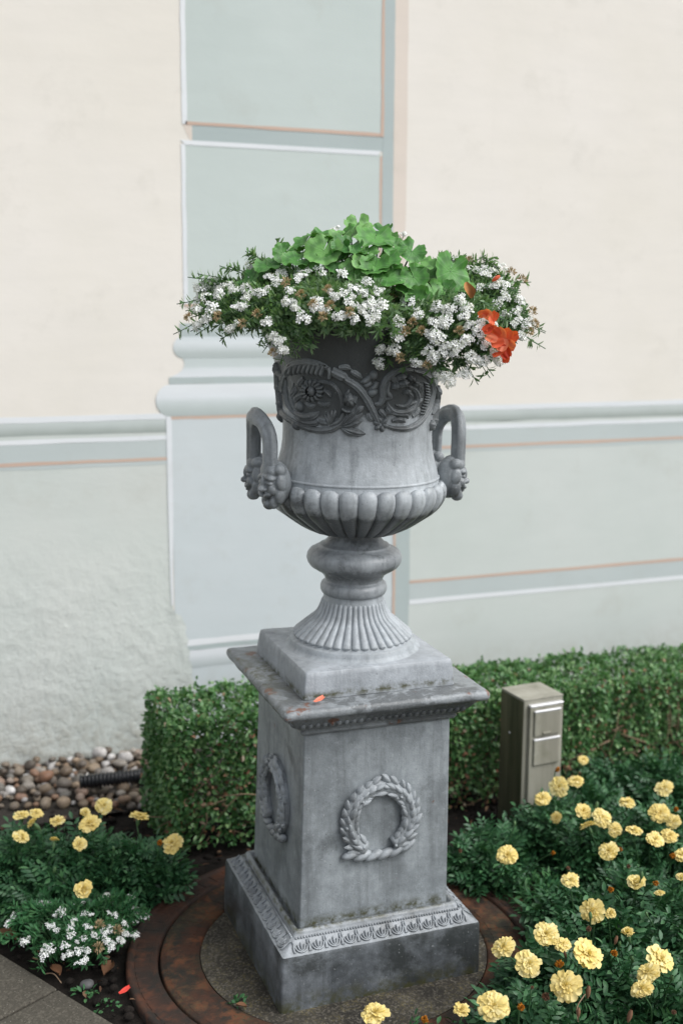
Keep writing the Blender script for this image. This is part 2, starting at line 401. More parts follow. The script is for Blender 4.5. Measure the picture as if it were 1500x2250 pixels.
# ---- gravel drain strip along the wall
t = NT('gravel bed', .95); c = t.mix(t.noise(50, 4), (.014, .012, .01, 1), (.045, .038, .03, 1)); M_GBED = t.done(c, t.bump(t.noise(60, 4), .8, .01))
m = grid_sheet(-1.6, .2, .88, 1.345, 60, 20, lambda X, Y: -.004 + .006 * vnoise(np.stack([X, Y, 0 * X], -1), 60, 8))
gravel = tag(m.obj('gravel_strip', M_GBED), kind='structure')
t = NT('pebble stone', .55, .35)
c = t.ramp(t.objrand(), [(0, (.07, .063, .055, 1)), (.2, (.20, .145, .095, 1)), (.38, (.15, .145, .13, 1)), (.52, (.30, .23, .16, 1)), (.64, (.24, .125, .075, 1)), (.74, (.34, .31, .27, 1)), (.84, (.13, .11, .09, 1)), (.92, (.48, .46, .44, 1)), (1, (.66, .64, .62, 1))])
c = t.mix(t.ramp(t.noise(60, 4), [(.4, 0), (.75, .5)]), c, (.07, .055, .045, 1))
M_PEB = t.done(c, t.bump(t.noise(150, 3), .25, .003))
def sphere(nu=14, nv=9):
    P = []
    for i in range(nv):
        th = pi * (i + .0) / (nv - 1)
        P.append([(math.sin(th) * math.cos(a), math.sin(th) * math.sin(a), math.cos(th)) for a in np.arange(nu) * 2 * pi / nu])
    return np.array(P)
pebs = []
for k in range(8):
    P = sphere(); r = 1 + .20 * vnoise(P.reshape(-1, 3), 2.2, 40 + k).reshape(P.shape[:2]) + .06 * vnoise(P.reshape(-1, 3), 6, 60 + k).reshape(P.shape[:2])
    P = P * r[..., None] * np.array([1, random.uniform(.65, .9), random.uniform(.5, .75)]); m = MB(); m.grid(P, closed_v=True); pebs.append(m.mesh('pebble', M_PEB))
placed = []; tries = 0
while len(placed) < 298 and tries < 30000:
    tries += 1
    x = random.uniform(-.84, -.16); y = random.uniform(.80, 1.33)
    if y < 1.02 - .36 * (x + .70) + .0: continue
    r = random.choice([.010, .013, .015, .017, .02, .023, .026]); lvl = 0 if len(placed) < 205 else 1
    if any(l == lvl and (x - a) ** 2 + (y - b) ** 2 < (.80 * (r + q)) ** 2 for a, b, q, l in placed): continue
    if y + r > 1.335: continue
    placed.append((x, y, r, lvl))
    put('pebble', pebs[len(placed) % 8], gravel, (x, y, r * .42 + lvl * .016), (random.uniform(-.35, .35), random.uniform(-.35, .35), random.uniform(0, 6.28)), r)

# corrugated drain pipe lying on the pebbles
M_PIPE = flat('black plastic pipe', (.018, .019, .022, 1), .4, .5)
a, b = np.array([-.47, 1.012, .052]), np.array([-.19, .990, .052])
pipe = tag(empty('drain_pipe', (a + b) / 2), 'black corrugated drain pipe lying on the pebbles beside the hedge', 'pipe')
m = MB(); m.tube([a - (a + b) / 2, b - (a + b) / 2], .0175, 14); m.obj('pipe_core', M_PIPE, pipe)
rib = MB(); P = np.array([[(s, (r) * math.cos(q), (r) * math.sin(q)) for q in np.arange(16) * 2 * pi / 16] for s, r in ((-.0042, .017), (-.003, .0215), (.003, .0215), (.0042, .017))]); rib.grid(P, closed_v=True); rib = rib.mesh('rib', M_PIPE)
for s in np.linspace(-.137, .137, 25): put('rib', rib, pipe, (s, -s * .0786 / 1, 0), (0, 0, -.0786))

# ---- paving slabs
t = NT('exposed concrete', .9, .25)
c = t.mix(t.noise(6, 5), (.052, .047, .038, 1), (.085, .078, .063, 1))
c = t.mix(t.ramp(t.voro(230, 'Color'), [(.5, 0), (.95, .5)]), c, (.17, .155, .125, 1))
c = t.mix(t.ramp(t.noise(210, 2), [(.70, 0), (.74, .8)]), c, (.42, .4, .35, 1))
c = t.mix(t.ramp(t.noise(180, 2), [(.3, .8), (.36, 0)]), c, (.015, .015, .012, 1))
M_SLAB = t.done(c, t.bump(t.noise(240, 4, .7), .5, .002))
m = MB(); e1 = np.array([.492, -.870]); e2 = np.array([-.870, -.492]); p0 = np.array([-.655, .027])
V = [p0 + e1 * a + e2 * b for a, b in ((-3, .01), (4, .01), (4, 4), (-3, 4))]
m.add([(x, y, -.02) for x, y in V], [(0, 1, 2, 3)]); paving = tag(m.obj('paving', M_GROUND, smooth=False), kind='structure')
for i in range(-2, 4):
    for j in range(2):
        q = p0 + e1 * (.4 * i) + e2 * (.4 * j); o = .0035
        c4 = [q + e1 * a + e2 * b for a, b in ((o, o), (.4 - o, o), (.4 - o, .4 - o), (o, .4 - o))]; ctr = sum(c4) / 4
        m = MB(); n = 10; ring = []
        for k in range(4):
            for s in range(n): ring.append(c4[k] * (1 - s / n) + c4[(k + 1) % 4] * (s / n))
        ring = np.array(ring) - ctr; jit = 1 + RNG.normal(0, .0018, len(ring))[:, None]
        V = [(x, y, -.05) for x, y in ring * jit] + [(x, y, -.003) for x, y in ring * jit] + [(x, y, .001) for x, y in ring * .985]
        N = len(ring); F = [[a, (a + 1) % N, (a + 1) % N + N, a + N] for a in range(N)] + [[a + N, (a + 1) % N + N, (a + 1) % N + 2 * N, a + 2 * N] for a in range(N)] + [list(range(2 * N, 3 * N))]
        m.add(V, F); m.obj('paving_slab', M_SLAB, paving, smooth=False, loc=(ctr[0], ctr[1], random.uniform(-.0015, .0015)))

# ------------------------------------------------------------------ manhole ring under the pedestal
t = NT('rusted iron', .75, .3)
c = t.mix(t.ramp(t.noise(12, 6, .65), [(.4, 0), (.62, 1)]), (.022, .018, .015, 1), (.050, .024, .016, 1))
c = t.mix(t.ramp(t.noise(9, 6, .7), [(.50, 0), (.64, .75)]), c, (.115, .042, .021, 1))
c = t.mix(t.ramp(t.noise(200, 3), [(.68, 0), (.74, .8)]), c, (.012, .011, .011, 1))
M_RUST = t.done(c, t.bump(t.noise(90, 5, .7), .5, .003))
t = NT('mossy concrete', .85, .3)
c = t.mix(t.ramp(t.noise(7, 6, .65), [(.4, 0), (.65, 1)]), (.022, .020, .016, 1), (.062, .056, .044, 1))
c = t.mix(t.math('MULTIPLY', t.ramp(t.noise(14, 6, .7), [(.45, 0), (.65, 1)]), t.ramp(t.noise(130, 4, .7), [(.5, 0), (.62, .9)])), c, (.15, .125, .05, 1))
c = t.mix(t.ramp(t.voro(240, 'Color'), [(.55, 0), (1, .5)]), c, (.22, .20, .165, 1))
M_CONC = t.done(c, t.bump(t.noise(170, 5, .7), .6, .003))
t = NT('rust and moss', .8, .3)
c = t.mix(t.ramp(t.noise(10, 6, .7), [(.44, 0), (.58, 1)]), (.022, .02, .016, 1), (.058, .026, .016, 1))
c = t.mix(t.ramp(t.noise(16, 6, .7), [(.50, 0), (.62, .85)]), c, (.15, .05, .022, 1))
c = t.mix(t.math('MULTIPLY', t.ramp(t.noise(8, 5, .7), [(.45, 0), (.62, 1)]), t.ramp(t.noise(130, 4, .7), [(.48, .2), (.62, .9)])), c, (.06, .056, .03, 1))
M_RIM = t.done(c, t.bump(t.noise(110, 5, .7), .6, .003))
CX, CY = -.015, -.03
mh = tag(empty('manhole_cover', (CX, CY, 0)), 'round rusty iron manhole cover with mossy concrete fill under the pedestal', 'manhole cover')
m = MB(); m.grid(lathe([(.498, -.05), (.497, .002), (.492, .006), (.484, .006), (.481, .002), (.436, .002), (.4275, .003), (.4255, -.012), (.424, -.03)], 128), closed_v=True); m.obj('frame_ring', M_RUST, mh)
m = MB(); m.grid(lathe([(.4215, -.03), (.4205, -.001), (.417, .003), (.334, .002), (.33, -.004), (.328, -.02)], 128), closed_v=True); m.obj('cover_rim', M_RIM, mh)
P = lathe([(.3295, -.001), (.26, .0005), (.18, 0), (.09, .001), (.001, 0)], 96); m = MB(); m.grid(P, closed_v=True); m.obj('concrete_fill', M_CONC, mh)
def sector(r0, r1, da, z0, z1, mat=None):
    m = MB(); n = 4
    A = np.linspace(-da / 2, da / 2, n); rows = []
    e = .0015
    for r, z in ((r0, z0), (r0 + e, z1), (r1 - e, z1), (r1, z0)): rows.append([(r * math.cos(a * (1 if z == z0 else .93)), r * math.sin(a * (1 if z == z0 else .93)), z) for a in A])
    m.grid(np.array(rows)); 
    for s in (0, n - 1): m.F.append([s, n + s, 2 * n + s, 3 * n + s]); m.M.append(0)
    return m.mesh('raised_pad', mat or M_RUST, False)
pad1, pad2 = sector(.440, .478, .066, .001, .0032), sector(.352, .408, .098, .001, .0036, M_RIM)
for k in range(72): put('raised_pad', pad1, mh, (0, 0, 0), (0, 0, k * 2 * pi / 72))
for k in range(44): put('raised_pad', pad2, mh, (0, 0, 0), (0, 0, k * 2 * pi / 44 + .04))

# ------------------------------------------------------------------ pedestal
LIGHT, MID, DARK = (.40, .415, .435, 1), (.25, .262, .275, 1), (.055, .058, .060, 1)
TILT = (.0196, .0106, 0)
M_DIE = iron('pedestal paint', (.33, .345, .355, 1), (.21, .222, .23, 1), (.07, .075, .077, 1), .7, .55, .70, .45, .70, [(.16, .02)], k=1.0, rustpts=[(ony(872, 1928, -.176), .012), (ony(668, 1772, -.180), .012), (ony(730, 2012, -.178), .010), (ony(955, 1870, -.174), .016), (ony(950, 1760, -.175), .010)])
M_BASE = iron('pedestal base paint', (.14, .147, .157, 1), (.062, .066, .071, 1), (.022, .024, .023, 1), .85, .43, .62, .3, .70, [(.0, .05)], .5, k=1.3)
M_SLOPE = iron('pedestal moulding paint', (.44, .455, .475, 1), (.3, .31, .325, 1), (.10, .103, .10, 1), .6, .52, .68, .25, .67, [(.158, .008)], k=.70)
M_CAP = iron('pedestal cap paint', (.36, .37, .38, 1), (.24, .25, .258, 1), (.08, .083, .083, 1), .7, .5, .56, .15, .625, [(.667, .004)], .42, bumpk=1.5, k=.85, rustpts=[((-.222, -.240, .655), .05), ((.236, -.240, .655), .045), ((-.17, -.235, .655), .03), ((.19, -.24, .655), .022), ((-.17, .15, .664), .03), ((-.225, .05, .66), .025), ((.1, -.24, .655), .015)])
ped = tag(empty('pedestal', (0, 0, 0), TILT), 'weathered grey cast iron square pedestal with laurel wreaths, standing on the manhole cover', 'pedestal')
def sqring(rows, n=30, jit=0.0, cr=.0035, seed=1):
    """square moulding swept round the four sides, corners rounded, optionally a little battered"""
    G = []
    for h, z in rows:
        ring = []
        c = [(-h, -h), (h, -h), (h, h), (-h, h)]
        for k in range(4):
            a, b = np.array(c[k]), np.array(c[(k + 1) % 4]); d = (b - a) / np.linalg.norm(b - a)
            a2, b2 = a + d * cr, b - d * cr
            for s in np.linspace(0, 1, n): ring.append(a2 * (1 - s) + b2 * s)
            nx = np.array([d[1], -d[0]]); d2 = np.array([-d[1], d[0]])
            ring.append(b - d * cr * .29 + d2 * cr * .29)
        G.append([(x, y, z) for x, y in ring])
    G = np.array(G)
    if jit: 
        Q = G.reshape(-1, 3); dd = jit * (vnoise(Q, 60, seed) + .8 * vnoise(Q, 170, seed + 1))[:, None] * np.array([1, 1, .6]); G = (Q + dd).reshape(G.shape)
    m = MB(); m.grid(G, closed_v=True); return m
base = empty('base', parent=ped)
def flatcap(m, h, z, up=True): m.add([(-h, -h, z), (h, -h, z), (h, h, z), (-h, h, z)], [(0, 1, 2, 3)])
m = sqring([(.2325, -.02), (.2322, .03), (.2312, .08), (.2300, .121), (.2275, .1265)], 30, .0007, .006); m.obj('plinth_block', M_BASE, base)
m = sqring([(.2275, .1263), (.221, .130), (.209, .138), (.199, .1465), (.1965, .149), (.1955, .1465), (.1925, .1475), (.191, .155), (.187, .1605), (.182, .1605), (.179, .156), (.178, .1515), (.160, .1515)], 30, .0004, .004); m.obj('sloped_moulding', M_SLOPE, base)
# leaf ornament on the slope (one unit, repeated); frame: u along the side, v up the slope, w outward
def ornament():
    m = MB(); L = .036
    def U(sc, w0, h):
        pts = []
        for a in np.linspace(-1.25, 1.25, 11): pts.append((sc * .0135 * math.sin(a * 1.25), (.004 + .028 * (1 - math.cos(a * 1.25)) / 1.25 * .62) * 1.0 + (1 - sc) * .006, h))
        m.tube(np.array(pts), [w0 * (.5 + .5 * math.cos(i / 10 * 2 * pi - pi) * 0 + .5) for i in range(11)], 6)
    U(1.0, .0020, .0006); U(.55, .0017, .0010)
    P = sphere(8, 6) * np.array([.0022, .0105, .0032]) + np.array([0, .016, .0004]); m.grid(P, closed_v=True)
    for s in (-1, 1):
        m.tube(crom([(s * .0165, .004, .0002), (s * .0175, .013, .001), (s * .0155, .022, .0006), (s * .0165, .030, .0002)], 4), [.0022] * 13, 6)
    return m.mesh('leaf_ornament', M_SLOPE)
orn = ornament()
# slope runs from h=.2265,z=.1268 to h=.1965,z=.149
for side in range(4):
    if side == 2: continue
    Rz = Matrix.Rotation([0, pi / 2, pi, -pi / 2][side], 4, 'Z')
    ang = math.atan2(.1490 - .1268, .2265 - .1965); N = 11
    for k in range(N):
        u = (k - (N - 1) / 2) * .0365
        X = Vector((1, 0, 0)); Yv = Vector((0, math.cos(ang), math.sin(ang))); Z = X.cross(Yv)
        Mx = Matrix((X, Yv, Z)).transposed().to_4x4(); Mx.translation = Vector((u, -.2255, .1282))
        o = put('leaf_ornament', orn, base); o.matrix_local = Rz @ Mx
    # bead row at the head of the slope
    m = MB(); nb = 62
    for k in range(nb): m.grid(sphere(6, 5) * np.array([.0026, .0034, .003]) + np.array([(k - (nb - 1) / 2) * .0062, -.1972, .1492]), closed_v=True)
    o = m.obj('bead_row', M_SLOPE, base); o.rotation_euler = (0, 0, [0, pi / 2, pi, -pi / 2][side]); o['kind'] = 'stuff'
m = sqring([(.1735, .1475), (.1732, .155), (.1715, .27), (.1697, .38), (.1680, .49), (.1664, .597)], 30, .0003, .003); m.obj('shaft', M_DIE, ped)
cap = empty('cap', parent=ped)
m = sqring([(.165, .588), (.174, .590), (.178, .597), (.176, .601), (.186, .608), (.200, .622), (.208, .634), (.213, .6405), (.215, .6425)], 30, .0004, .004); m.obj('cap_moulding', M_CAP, cap)
m = sqring([(.2, .6420), (.222, .6425), (.2275, .6445), (.2300, .6495), (.2298, .656), (.2270, .6615), (.2215, .6644), (.15, .6647), (.001, .6650)], 46, .0011, .006, 5); m.obj('cap_slab', M_CAP, cap)
egg = MB(); egg.grid(sphere(9, 7) * np.array([.0062, .0055, .0095]), closed_v=True); egg = egg.mesh('egg', M_CAP)
for side in (0, 3, 1):
    Rz = Matrix.Rotation([0, pi / 2, pi, -pi / 2][side], 4, 'Z')
    for k in range(24):
        o = put('egg', egg, cap); o.matrix_local = Rz @ Matrix.Translation(((k - 11.5) * .0158, -.196, .6185)) @ Matrix.Rotation(.9, 4, 'X')
# wreaths
leafP = []
for s in np.linspace(0, 1, 7):
    w = .0080 * math.sin(pi * min(1, s * .93 + .07)) ** .8; row = []
    for q in np.linspace(-1, 1, 5): row.append((w * q, .031 * s, .0075 * (1 - q * q) * math.sin(pi * (.15 + .8 * s)) + .0012 * (1 - abs(q)) - .001))
    leafP.append(row)
lm = MB(); lm.grid(np.array(leafP)); M_WREATH = iron('wreath paint', (.42, .435, .45, 1), (.29, .30, .31, 1), (.09, .092, .09, 1), .55, .54, .7, .2, .66, k=.8)
lm = lm.mesh('leaf', M_WREATH); bm_ = MB(); bm_.grid(sphere(8, 6) * .0042, closed_v=True); berry = bm_.mesh('berry', M_WREATH)
def wreath(Mx, seed):
    r = random.Random(seed); w = empty('wreath', parent=ped); w.matrix_local = Mx; RC = .071
    A = np.linspace(math.radians(-62), math.radians(242), 44)
    m = MB(); m.tube([(RC * math.cos(a), RC * math.sin(a) * 1.02, .003) for a in A], .0168, 12, sy=.85); m.obj('hoop', M_WREATH, w)
    for sd in (-1, 1):
        for k in range(11):
            a0 = math.radians(-58 + k * 13.2); a = a0 if sd > 0 else pi - a0
            tx, ty = (-math.sin(a), math.cos(a)) if sd > 0 else (math.sin(a), -math.cos(a))
            for off, spread, zz in ((-.014, .42, .007), (.014, -.42, .007), (0, 0, .0125)):
                rr = RC + off * .6; an = math.atan2(ty, tx) + spread * (1 if sd > 0 else -1) + r.uniform(-.15, .15)
                o = put('leaf', lm, w, (rr * math.cos(a), rr * math.sin(a) * 1.02, zz + r.uniform(-.001, .001)), None, r.uniform(.85, 1.12))
                o.rotation_euler = (r.uniform(.05, .3), r.uniform(-.3, .3), an - pi / 2)
            if k % 2 == 0: put('berry', berry, w, ((RC + r.uniform(-.009, .009)) * math.cos(a), (RC + r.uniform(-.009, .009)) * math.sin(a), .0155))
    # twisted ribbon along the foot
    for k in range(6):
        x = -.066 + k * .0262
        P = sphere(12, 9) * np.array([.0225, .0095, .0105]); m = MB(); m.grid(P, closed_v=True)
        m.obj('ribbon_twist', M_WREATH, w, loc=(x, -.083 + .011 * ((k - 2.5) / 2.5) ** 2, .0065), rot=(0, 0, .42 + .16 * (k - 2.5) / 2.5))
    return w
tl = math.atan2(.0068, .44)
wreath(Matrix.Translation((.004, -.1704, .382)) @ Matrix.Rotation(pi / 2 - tl, 4, 'X'), 1)
wreath(Matrix.Rotation(-pi / 2, 4, 'Z') @ Matrix.Translation((-.004, -.1704, .382)) @ Matrix.Rotation(pi / 2 - tl, 4, 'X'), 2)

# ------------------------------------------------------------------ urn
UB = np.array([.0106 * .665, -.0196 * .665, .6652]); ZP = .0562
Rm = Matrix.Rotation(TILT[1], 3, 'Y') @ Matrix.Rotation(TILT[0], 3, 'X'); RmN = np.array(Rm)
urn = tag(empty('urn', UB, TILT), 'grey cast iron campana urn with scroll frieze, lobed bowl and loop handles, on the pedestal', 'urn')
UZ = .6652 + ZP
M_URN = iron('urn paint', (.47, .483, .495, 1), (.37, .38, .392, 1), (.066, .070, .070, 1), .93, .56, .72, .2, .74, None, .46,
             [(UZ + .228, UZ + .330, .29), (UZ + .505, UZ + .9, .28)], k=1.0)  # bowl and upper bell: wet staining plus shade painted into the colour
M_KNOP = iron('urn stem paint', (.36, .37, .38, 1), (.25, .258, .268, 1), (.07, .074, .074, 1), .7, .54, .72, .25, .74, None, .44, [(UZ + .146, UZ + .190, .30), (UZ + .232, UZ + .28, .30)], k=1.0)  # band under the knop puts its underside shade into the colour
M_FOOT = iron('urn foot paint', (.42, .435, .45, 1), (.30, .312, .325, 1), (.12, .124, .124, 1), .5, .54, .7, .3, .73, None, .55, k=.98)
M_PLIN = iron('urn plinth paint', (.40, .41, .43, 1), (.30, .31, .325, 1), (.13, .135, .135, 1), .5, .52, .7, .2, .73, [(.670, .012)], .55, k=.95)
M_FRZ = iron('frieze paint', (.25, .26, .265, 1), (.165, .172, .176, 1), (.048, .051, .051, 1), .7, .46, .64, .3, .75, None, .46, k=.95)
m = sqring([(.1716, .0), (.1702, .02), (.1672, .045), (.1650, .0545), (.1632, .0562), (.12, .0566), (.05, .0566)], 30, .0006, .004, 9); m.obj('plinth', M_PLIN, urn)
def ring(name, prof, mat, n=96, par=urn):
    m = MB(); m.grid(lathe([(r, z + ZP) for r, z in prof], n), closed_v=True); return m.obj(name, mat, par)
foot = ring('foot', [(.150, .0002), (.1435, .004), (.1405, .009), (.1395, .0165), (.1365, .0195), (.1325, .0200), (.127, .027), (.101, .050), (.082, .067), (.0735, .082), (.0685, .098), (.0665, .107), (.066, .1125), (.0655, .1172)], M_FOOT, 128)
# ribs of the foot
def rib_mesh(prof, half, depth, lift, mat, name, endr=(.12, .1), nt=6):
    pts = crom(np.array([(r, z, 0) for r, z in prof]), 5)[:, :2]; K = len(pts); T = np.gradient(pts, axis=0); T /= np.linalg.norm(T, axis=1)[:, None]
    Nn = np.stack([T[:, 1], -T[:, 0]], 1); 
    if Nn[K // 2][0] < 0: Nn = -Nn
    G = []; S = np.linspace(0, 1, K)
    for i in range(K):
        s = S[i]; w = 1.0
        if s < endr[0]: w = math.sqrt(max(0.02, 1 - (1 - s / endr[0]) ** 2))
        if s > 1 - endr[1]: w = math.sqrt(max(0.02, 1 - ((s - 1 + endr[1]) / endr[1]) ** 2))
        row = []
        for q in np.linspace(-1, 1, 2 * nt - 1):
            a = q * half * w; h = lift * w * math.sqrt(max(0, 1 - q * q)) * (depth[0] * (1 - s) + depth[1] * s) - .0012
            r = pts[i, 0] + Nn[i, 0] * h; z = pts[i, 1] + Nn[i, 1] * h
            row.append((r * math.cos(a), r * math.sin(a), z + ZP))
        G.append(row)
    m = MB(); m.grid(np.array(G)); return m.mesh(name, mat)
NF = 40
fr = rib_mesh([(.0675, .106), (.070, .094), (.0745, .081), (.083, .067), (.101, .051), (.124, .0305), (.131, .0235)], pi / NF * .93, (.6, 1.25), .0060, M_FOOT, 'foot_rib')
for k in range(NF): put('foot_rib', fr, foot, rot=(0, 0, k * 2 * pi / NF))
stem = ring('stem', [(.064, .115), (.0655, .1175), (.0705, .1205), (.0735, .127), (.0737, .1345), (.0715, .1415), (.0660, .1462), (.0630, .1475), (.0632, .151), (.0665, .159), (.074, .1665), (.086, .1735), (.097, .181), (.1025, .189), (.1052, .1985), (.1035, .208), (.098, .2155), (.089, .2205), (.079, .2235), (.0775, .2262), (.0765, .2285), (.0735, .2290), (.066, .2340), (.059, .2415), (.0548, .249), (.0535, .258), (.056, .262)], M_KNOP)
# bell body
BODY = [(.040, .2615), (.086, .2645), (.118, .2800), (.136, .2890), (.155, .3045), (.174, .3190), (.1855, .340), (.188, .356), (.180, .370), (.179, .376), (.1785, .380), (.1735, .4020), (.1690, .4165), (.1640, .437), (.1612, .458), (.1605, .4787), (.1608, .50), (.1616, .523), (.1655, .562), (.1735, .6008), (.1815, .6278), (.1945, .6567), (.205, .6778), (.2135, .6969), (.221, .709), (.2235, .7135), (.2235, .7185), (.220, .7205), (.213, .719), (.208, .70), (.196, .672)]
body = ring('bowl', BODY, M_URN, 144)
ring('shoulder_bead', [(.1785, .379), (.1805, .3815), (.1800, .3845), (.1765, .386)], M_URN, 96, body)
NG = 30
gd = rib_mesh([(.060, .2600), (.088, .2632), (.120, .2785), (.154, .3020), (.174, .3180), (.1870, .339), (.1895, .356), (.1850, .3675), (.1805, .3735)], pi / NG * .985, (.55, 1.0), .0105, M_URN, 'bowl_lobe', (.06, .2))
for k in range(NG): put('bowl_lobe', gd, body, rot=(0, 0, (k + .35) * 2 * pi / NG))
# potting soil
m = MB(); m.grid(lathe([(.001, .700 + ZP), (.12, .698 + ZP), (.2075, .692 + ZP)], 40)[:, ::-1], closed_v=True); m.obj('potting_soil', M_SOIL, urn)

# frieze: scrolls traced on the bell, each ribbon a raised strand
bz = np.array([z for r, z in BODY[11:26]]); br = np.array([r for r, z in BODY[11:26]])
def Rb(z): return np.interp(z, bz, br)
def hit(x, y):
    """where the sight line through a photo pixel meets the bell, as (azimuth, local z)"""
    d = ray(x, y); o = RmN.T @ (CAM - UB); d = RmN.T @ d; best = None
    for tt in np.linspace(1.9, 2.75, 1200):
        p = o + d * tt; r = math.hypot(p[0], p[1]) - Rb(p[2] - ZP)
        if best is None or r < best[0]: best = (r, p)
        if r <= 0: break
    p = best[1]; return math.atan2(p[1], p[0]), p[2] - ZP
def surf(a, z, h):
    s = (Rb(z + .002) - Rb(z - .002)) / .004; n = np.array([math.cos(a), math.sin(a), -s]); n /= np.linalg.norm(n)
    r = Rb(z); return np.array([r * math.cos(a), r * math.sin(a), z + ZP]) + n * h, n
frieze = empty('frieze', parent=urn)
def strand(pix, w, h, name='scroll', taper=(.5, .5), n=6, grooves=0):
    w *= 1.28; h *= 1.15
    ctl = np.array([hit(x, y) for x, y in pix]); ctl[:, 0] = np.unwrap(ctl[:, 0]); C = crom(ctl, n); K = len(C)
    P3 = np.array([surf(a, z, 0)[0] for a, z in C]); NN = np.array([surf(a, z, 0)[1] for a, z in C])
    T = np.gradient(P3, axis=0); T /= np.linalg.norm(T, axis=1)[:, None]; B = np.cross(NN, T); G = []
    S = np.linspace(0, 1, K); NQ = 11
    for i in range(K):
        f = min(1, taper[0] + (1 - taper[0]) * S[i] / .3, taper[1] + (1 - taper[1]) * (1 - S[i]) / .3); row = []
        for q in np.linspace(-1, 1, NQ):
            hh = h * f * (math.sqrt(max(0, 1 - q * q)) * (1 + grooves * .22 * math.cos(q * pi * 2.5))) - .0015
            row.append(P3[i] + B[i] * w * .5 * f * q + NN[i] * hh)
        G.append(row)
    m = MB(); m.grid(np.array(G)); 
    m.F.append(list(range(NQ))); m.F.append([(K - 1) * NQ + j for j in range(NQ)][::-1]); m.M += [0, 0]
    return m.obj(name, M_FRZ, frieze)
def blob(x, y, rx, ry, h, name, rot=0.0, ridges=0):
    a, z = hit(x, y); p, n = surf(a, z, .0); N = Vector(n); X = Vector((-math.sin(a), math.cos(a), 0)); Yv = N.cross(X)
    P = sphere(16, 10); 
    if ridges: P = P * (1 + .13 * np.cos(ridges * np.arctan2(P[..., 1], P[..., 0])))[..., None]
    P = P * np.array([rx, ry, h]); m = MB(); m.grid(P, closed_v=True)
    o = m.obj(name, M_FRZ, frieze); Mx = Matrix((X, Yv, N)).transposed().to_4x4(); Mx.translation = Vector(p); o.matrix_local = Mx @ Matrix.Rotation(rot, 4, 'Z'); return o
px = .00098
# left scroll
strand([(619, 862), (623, 828), (640, 805), (668, 796), (700, 800), (724, 811)], 15 * px, .0075, grooves=1)
for k in range(9):        # feathered leaf over the crown of the left scroll
    x = 633 + k * 9.5; y = 803 - 5 * math.sin(k / 8 * pi)
    strand([(x + 5, y - 3), (x, y + 8), (x - 3, y + 18), (x - 1, y + 25)], 8 * px, .0085, 'acanthus_leaf', (.8, .3), 3)
strand([(722, 805), (726, 818), (724, 830)], 7 * px, .0095, 'stem_collar', (.8, .8), 4)
strand([(730, 815), (748, 824), (762, 832)], 17 * px, .008, 'stem_sheath', (.9, .6), 5, 1)
strand([(758, 832), (785, 850), (803, 873), (817, 900), (830, 928)], 13 * px, .0085, 'diagonal_stem', (.9, .8), 7, 1)
strand([(616, 838), (613, 868), (620, 898), (640, 924), (668, 938), (702, 946), (735, 941), (757, 922), (766, 902)], 11 * px, .0075, grooves=1)
strand([(628, 832), (629, 866), (637, 893), (650, 912)], 10 * px, .007, grooves=1)
strand([(646, 842), (640, 868), (646, 890), (655, 903)], 5 * px, .005)
strand([(742, 922), (749, 895), (746, 866), (733, 847), (710, 839), (694, 842)], 8 * px, .0065, grooves=1)
strand([(752, 905), (756, 880), (764, 862), (768, 855)], 7 * px, .006)
for k in range(14):       # ragged rosette
    a = k / 14 * 2 * pi; strand([(687 + 12 * math.cos(a), 858 + 12 * math.sin(a)), (687 + 19 * math.cos(a + .1), 858 + 19 * math.sin(a + .1)), (687 + 27 * math.cos(a + .05), 858 + 27 * math.sin(a + .05))], 8 * px, .009, 'rosette_petal', (.9, .25), 3)
blob(687, 858, 9 * px, 13 * px, .013, 'rosette_bud', 0, 7)
blob(660, 893, 11 * px, 11 * px, .012, 'berry')
blob(652, 935, 13 * px, 8 * px, .011, 'seed_pod', -.6)
blob(636, 922, 6 * px, 6 * px, .009, 'berry')
strand([(646, 905), (668, 916), (688, 914), (704, 903)], 15 * px, .008, 'acanthus_leaf', (.5, .1), 6, 1)
strand([(648, 915), (672, 928), (692, 930), (706, 925)], 12 * px, .007, 'acanthus_leaf', (.5, .1), 6, 1)
for e in ((712, 910), (719, 903), (728, 898), (737, 897)): strand([(722, 936), ((722 + e[0]) / 2 + 4, (936 + e[1]) / 2), e], 8 * px, .006, 'acanthus_leaf', (.6, .1), 4)
blob(767, 878, 12 * px, 16 * px, .011, 'seed_pod', .25, 6)
strand([(752, 897), (761, 903), (771, 904)], 7 * px, .010, 'stem_collar', (.8, .8), 4)
strand([(756, 906), (745, 925), (722, 938)], 9 * px, .007, 'stem_sheath', (.8, .4), 5)
for e, w in (((805, 954), 14), ((783, 956), 11), ((797, 924), 11), ((798, 906), 10), ((787, 888), 9)):
    strand([(748, 938), ((748 + e[0]) / 2, (938 + e[1]) / 2 + 3), e], w * px, .0075, 'acanthus_leaf', (.5, .1), 6, 1)
# star flower between the scrolls
for a in np.arange(6) * pi / 3 + .3: strand([(836 + 4 * math.cos(a), 932 + 4 * math.sin(a)), (836 + 11 * math.cos(a), 932 + 11 * math.sin(a)), (836 + 19 * math.cos(a), 932 + 19 * math.sin(a))], 9 * px, .007, 'star_leaf', (.7, .1), 4)
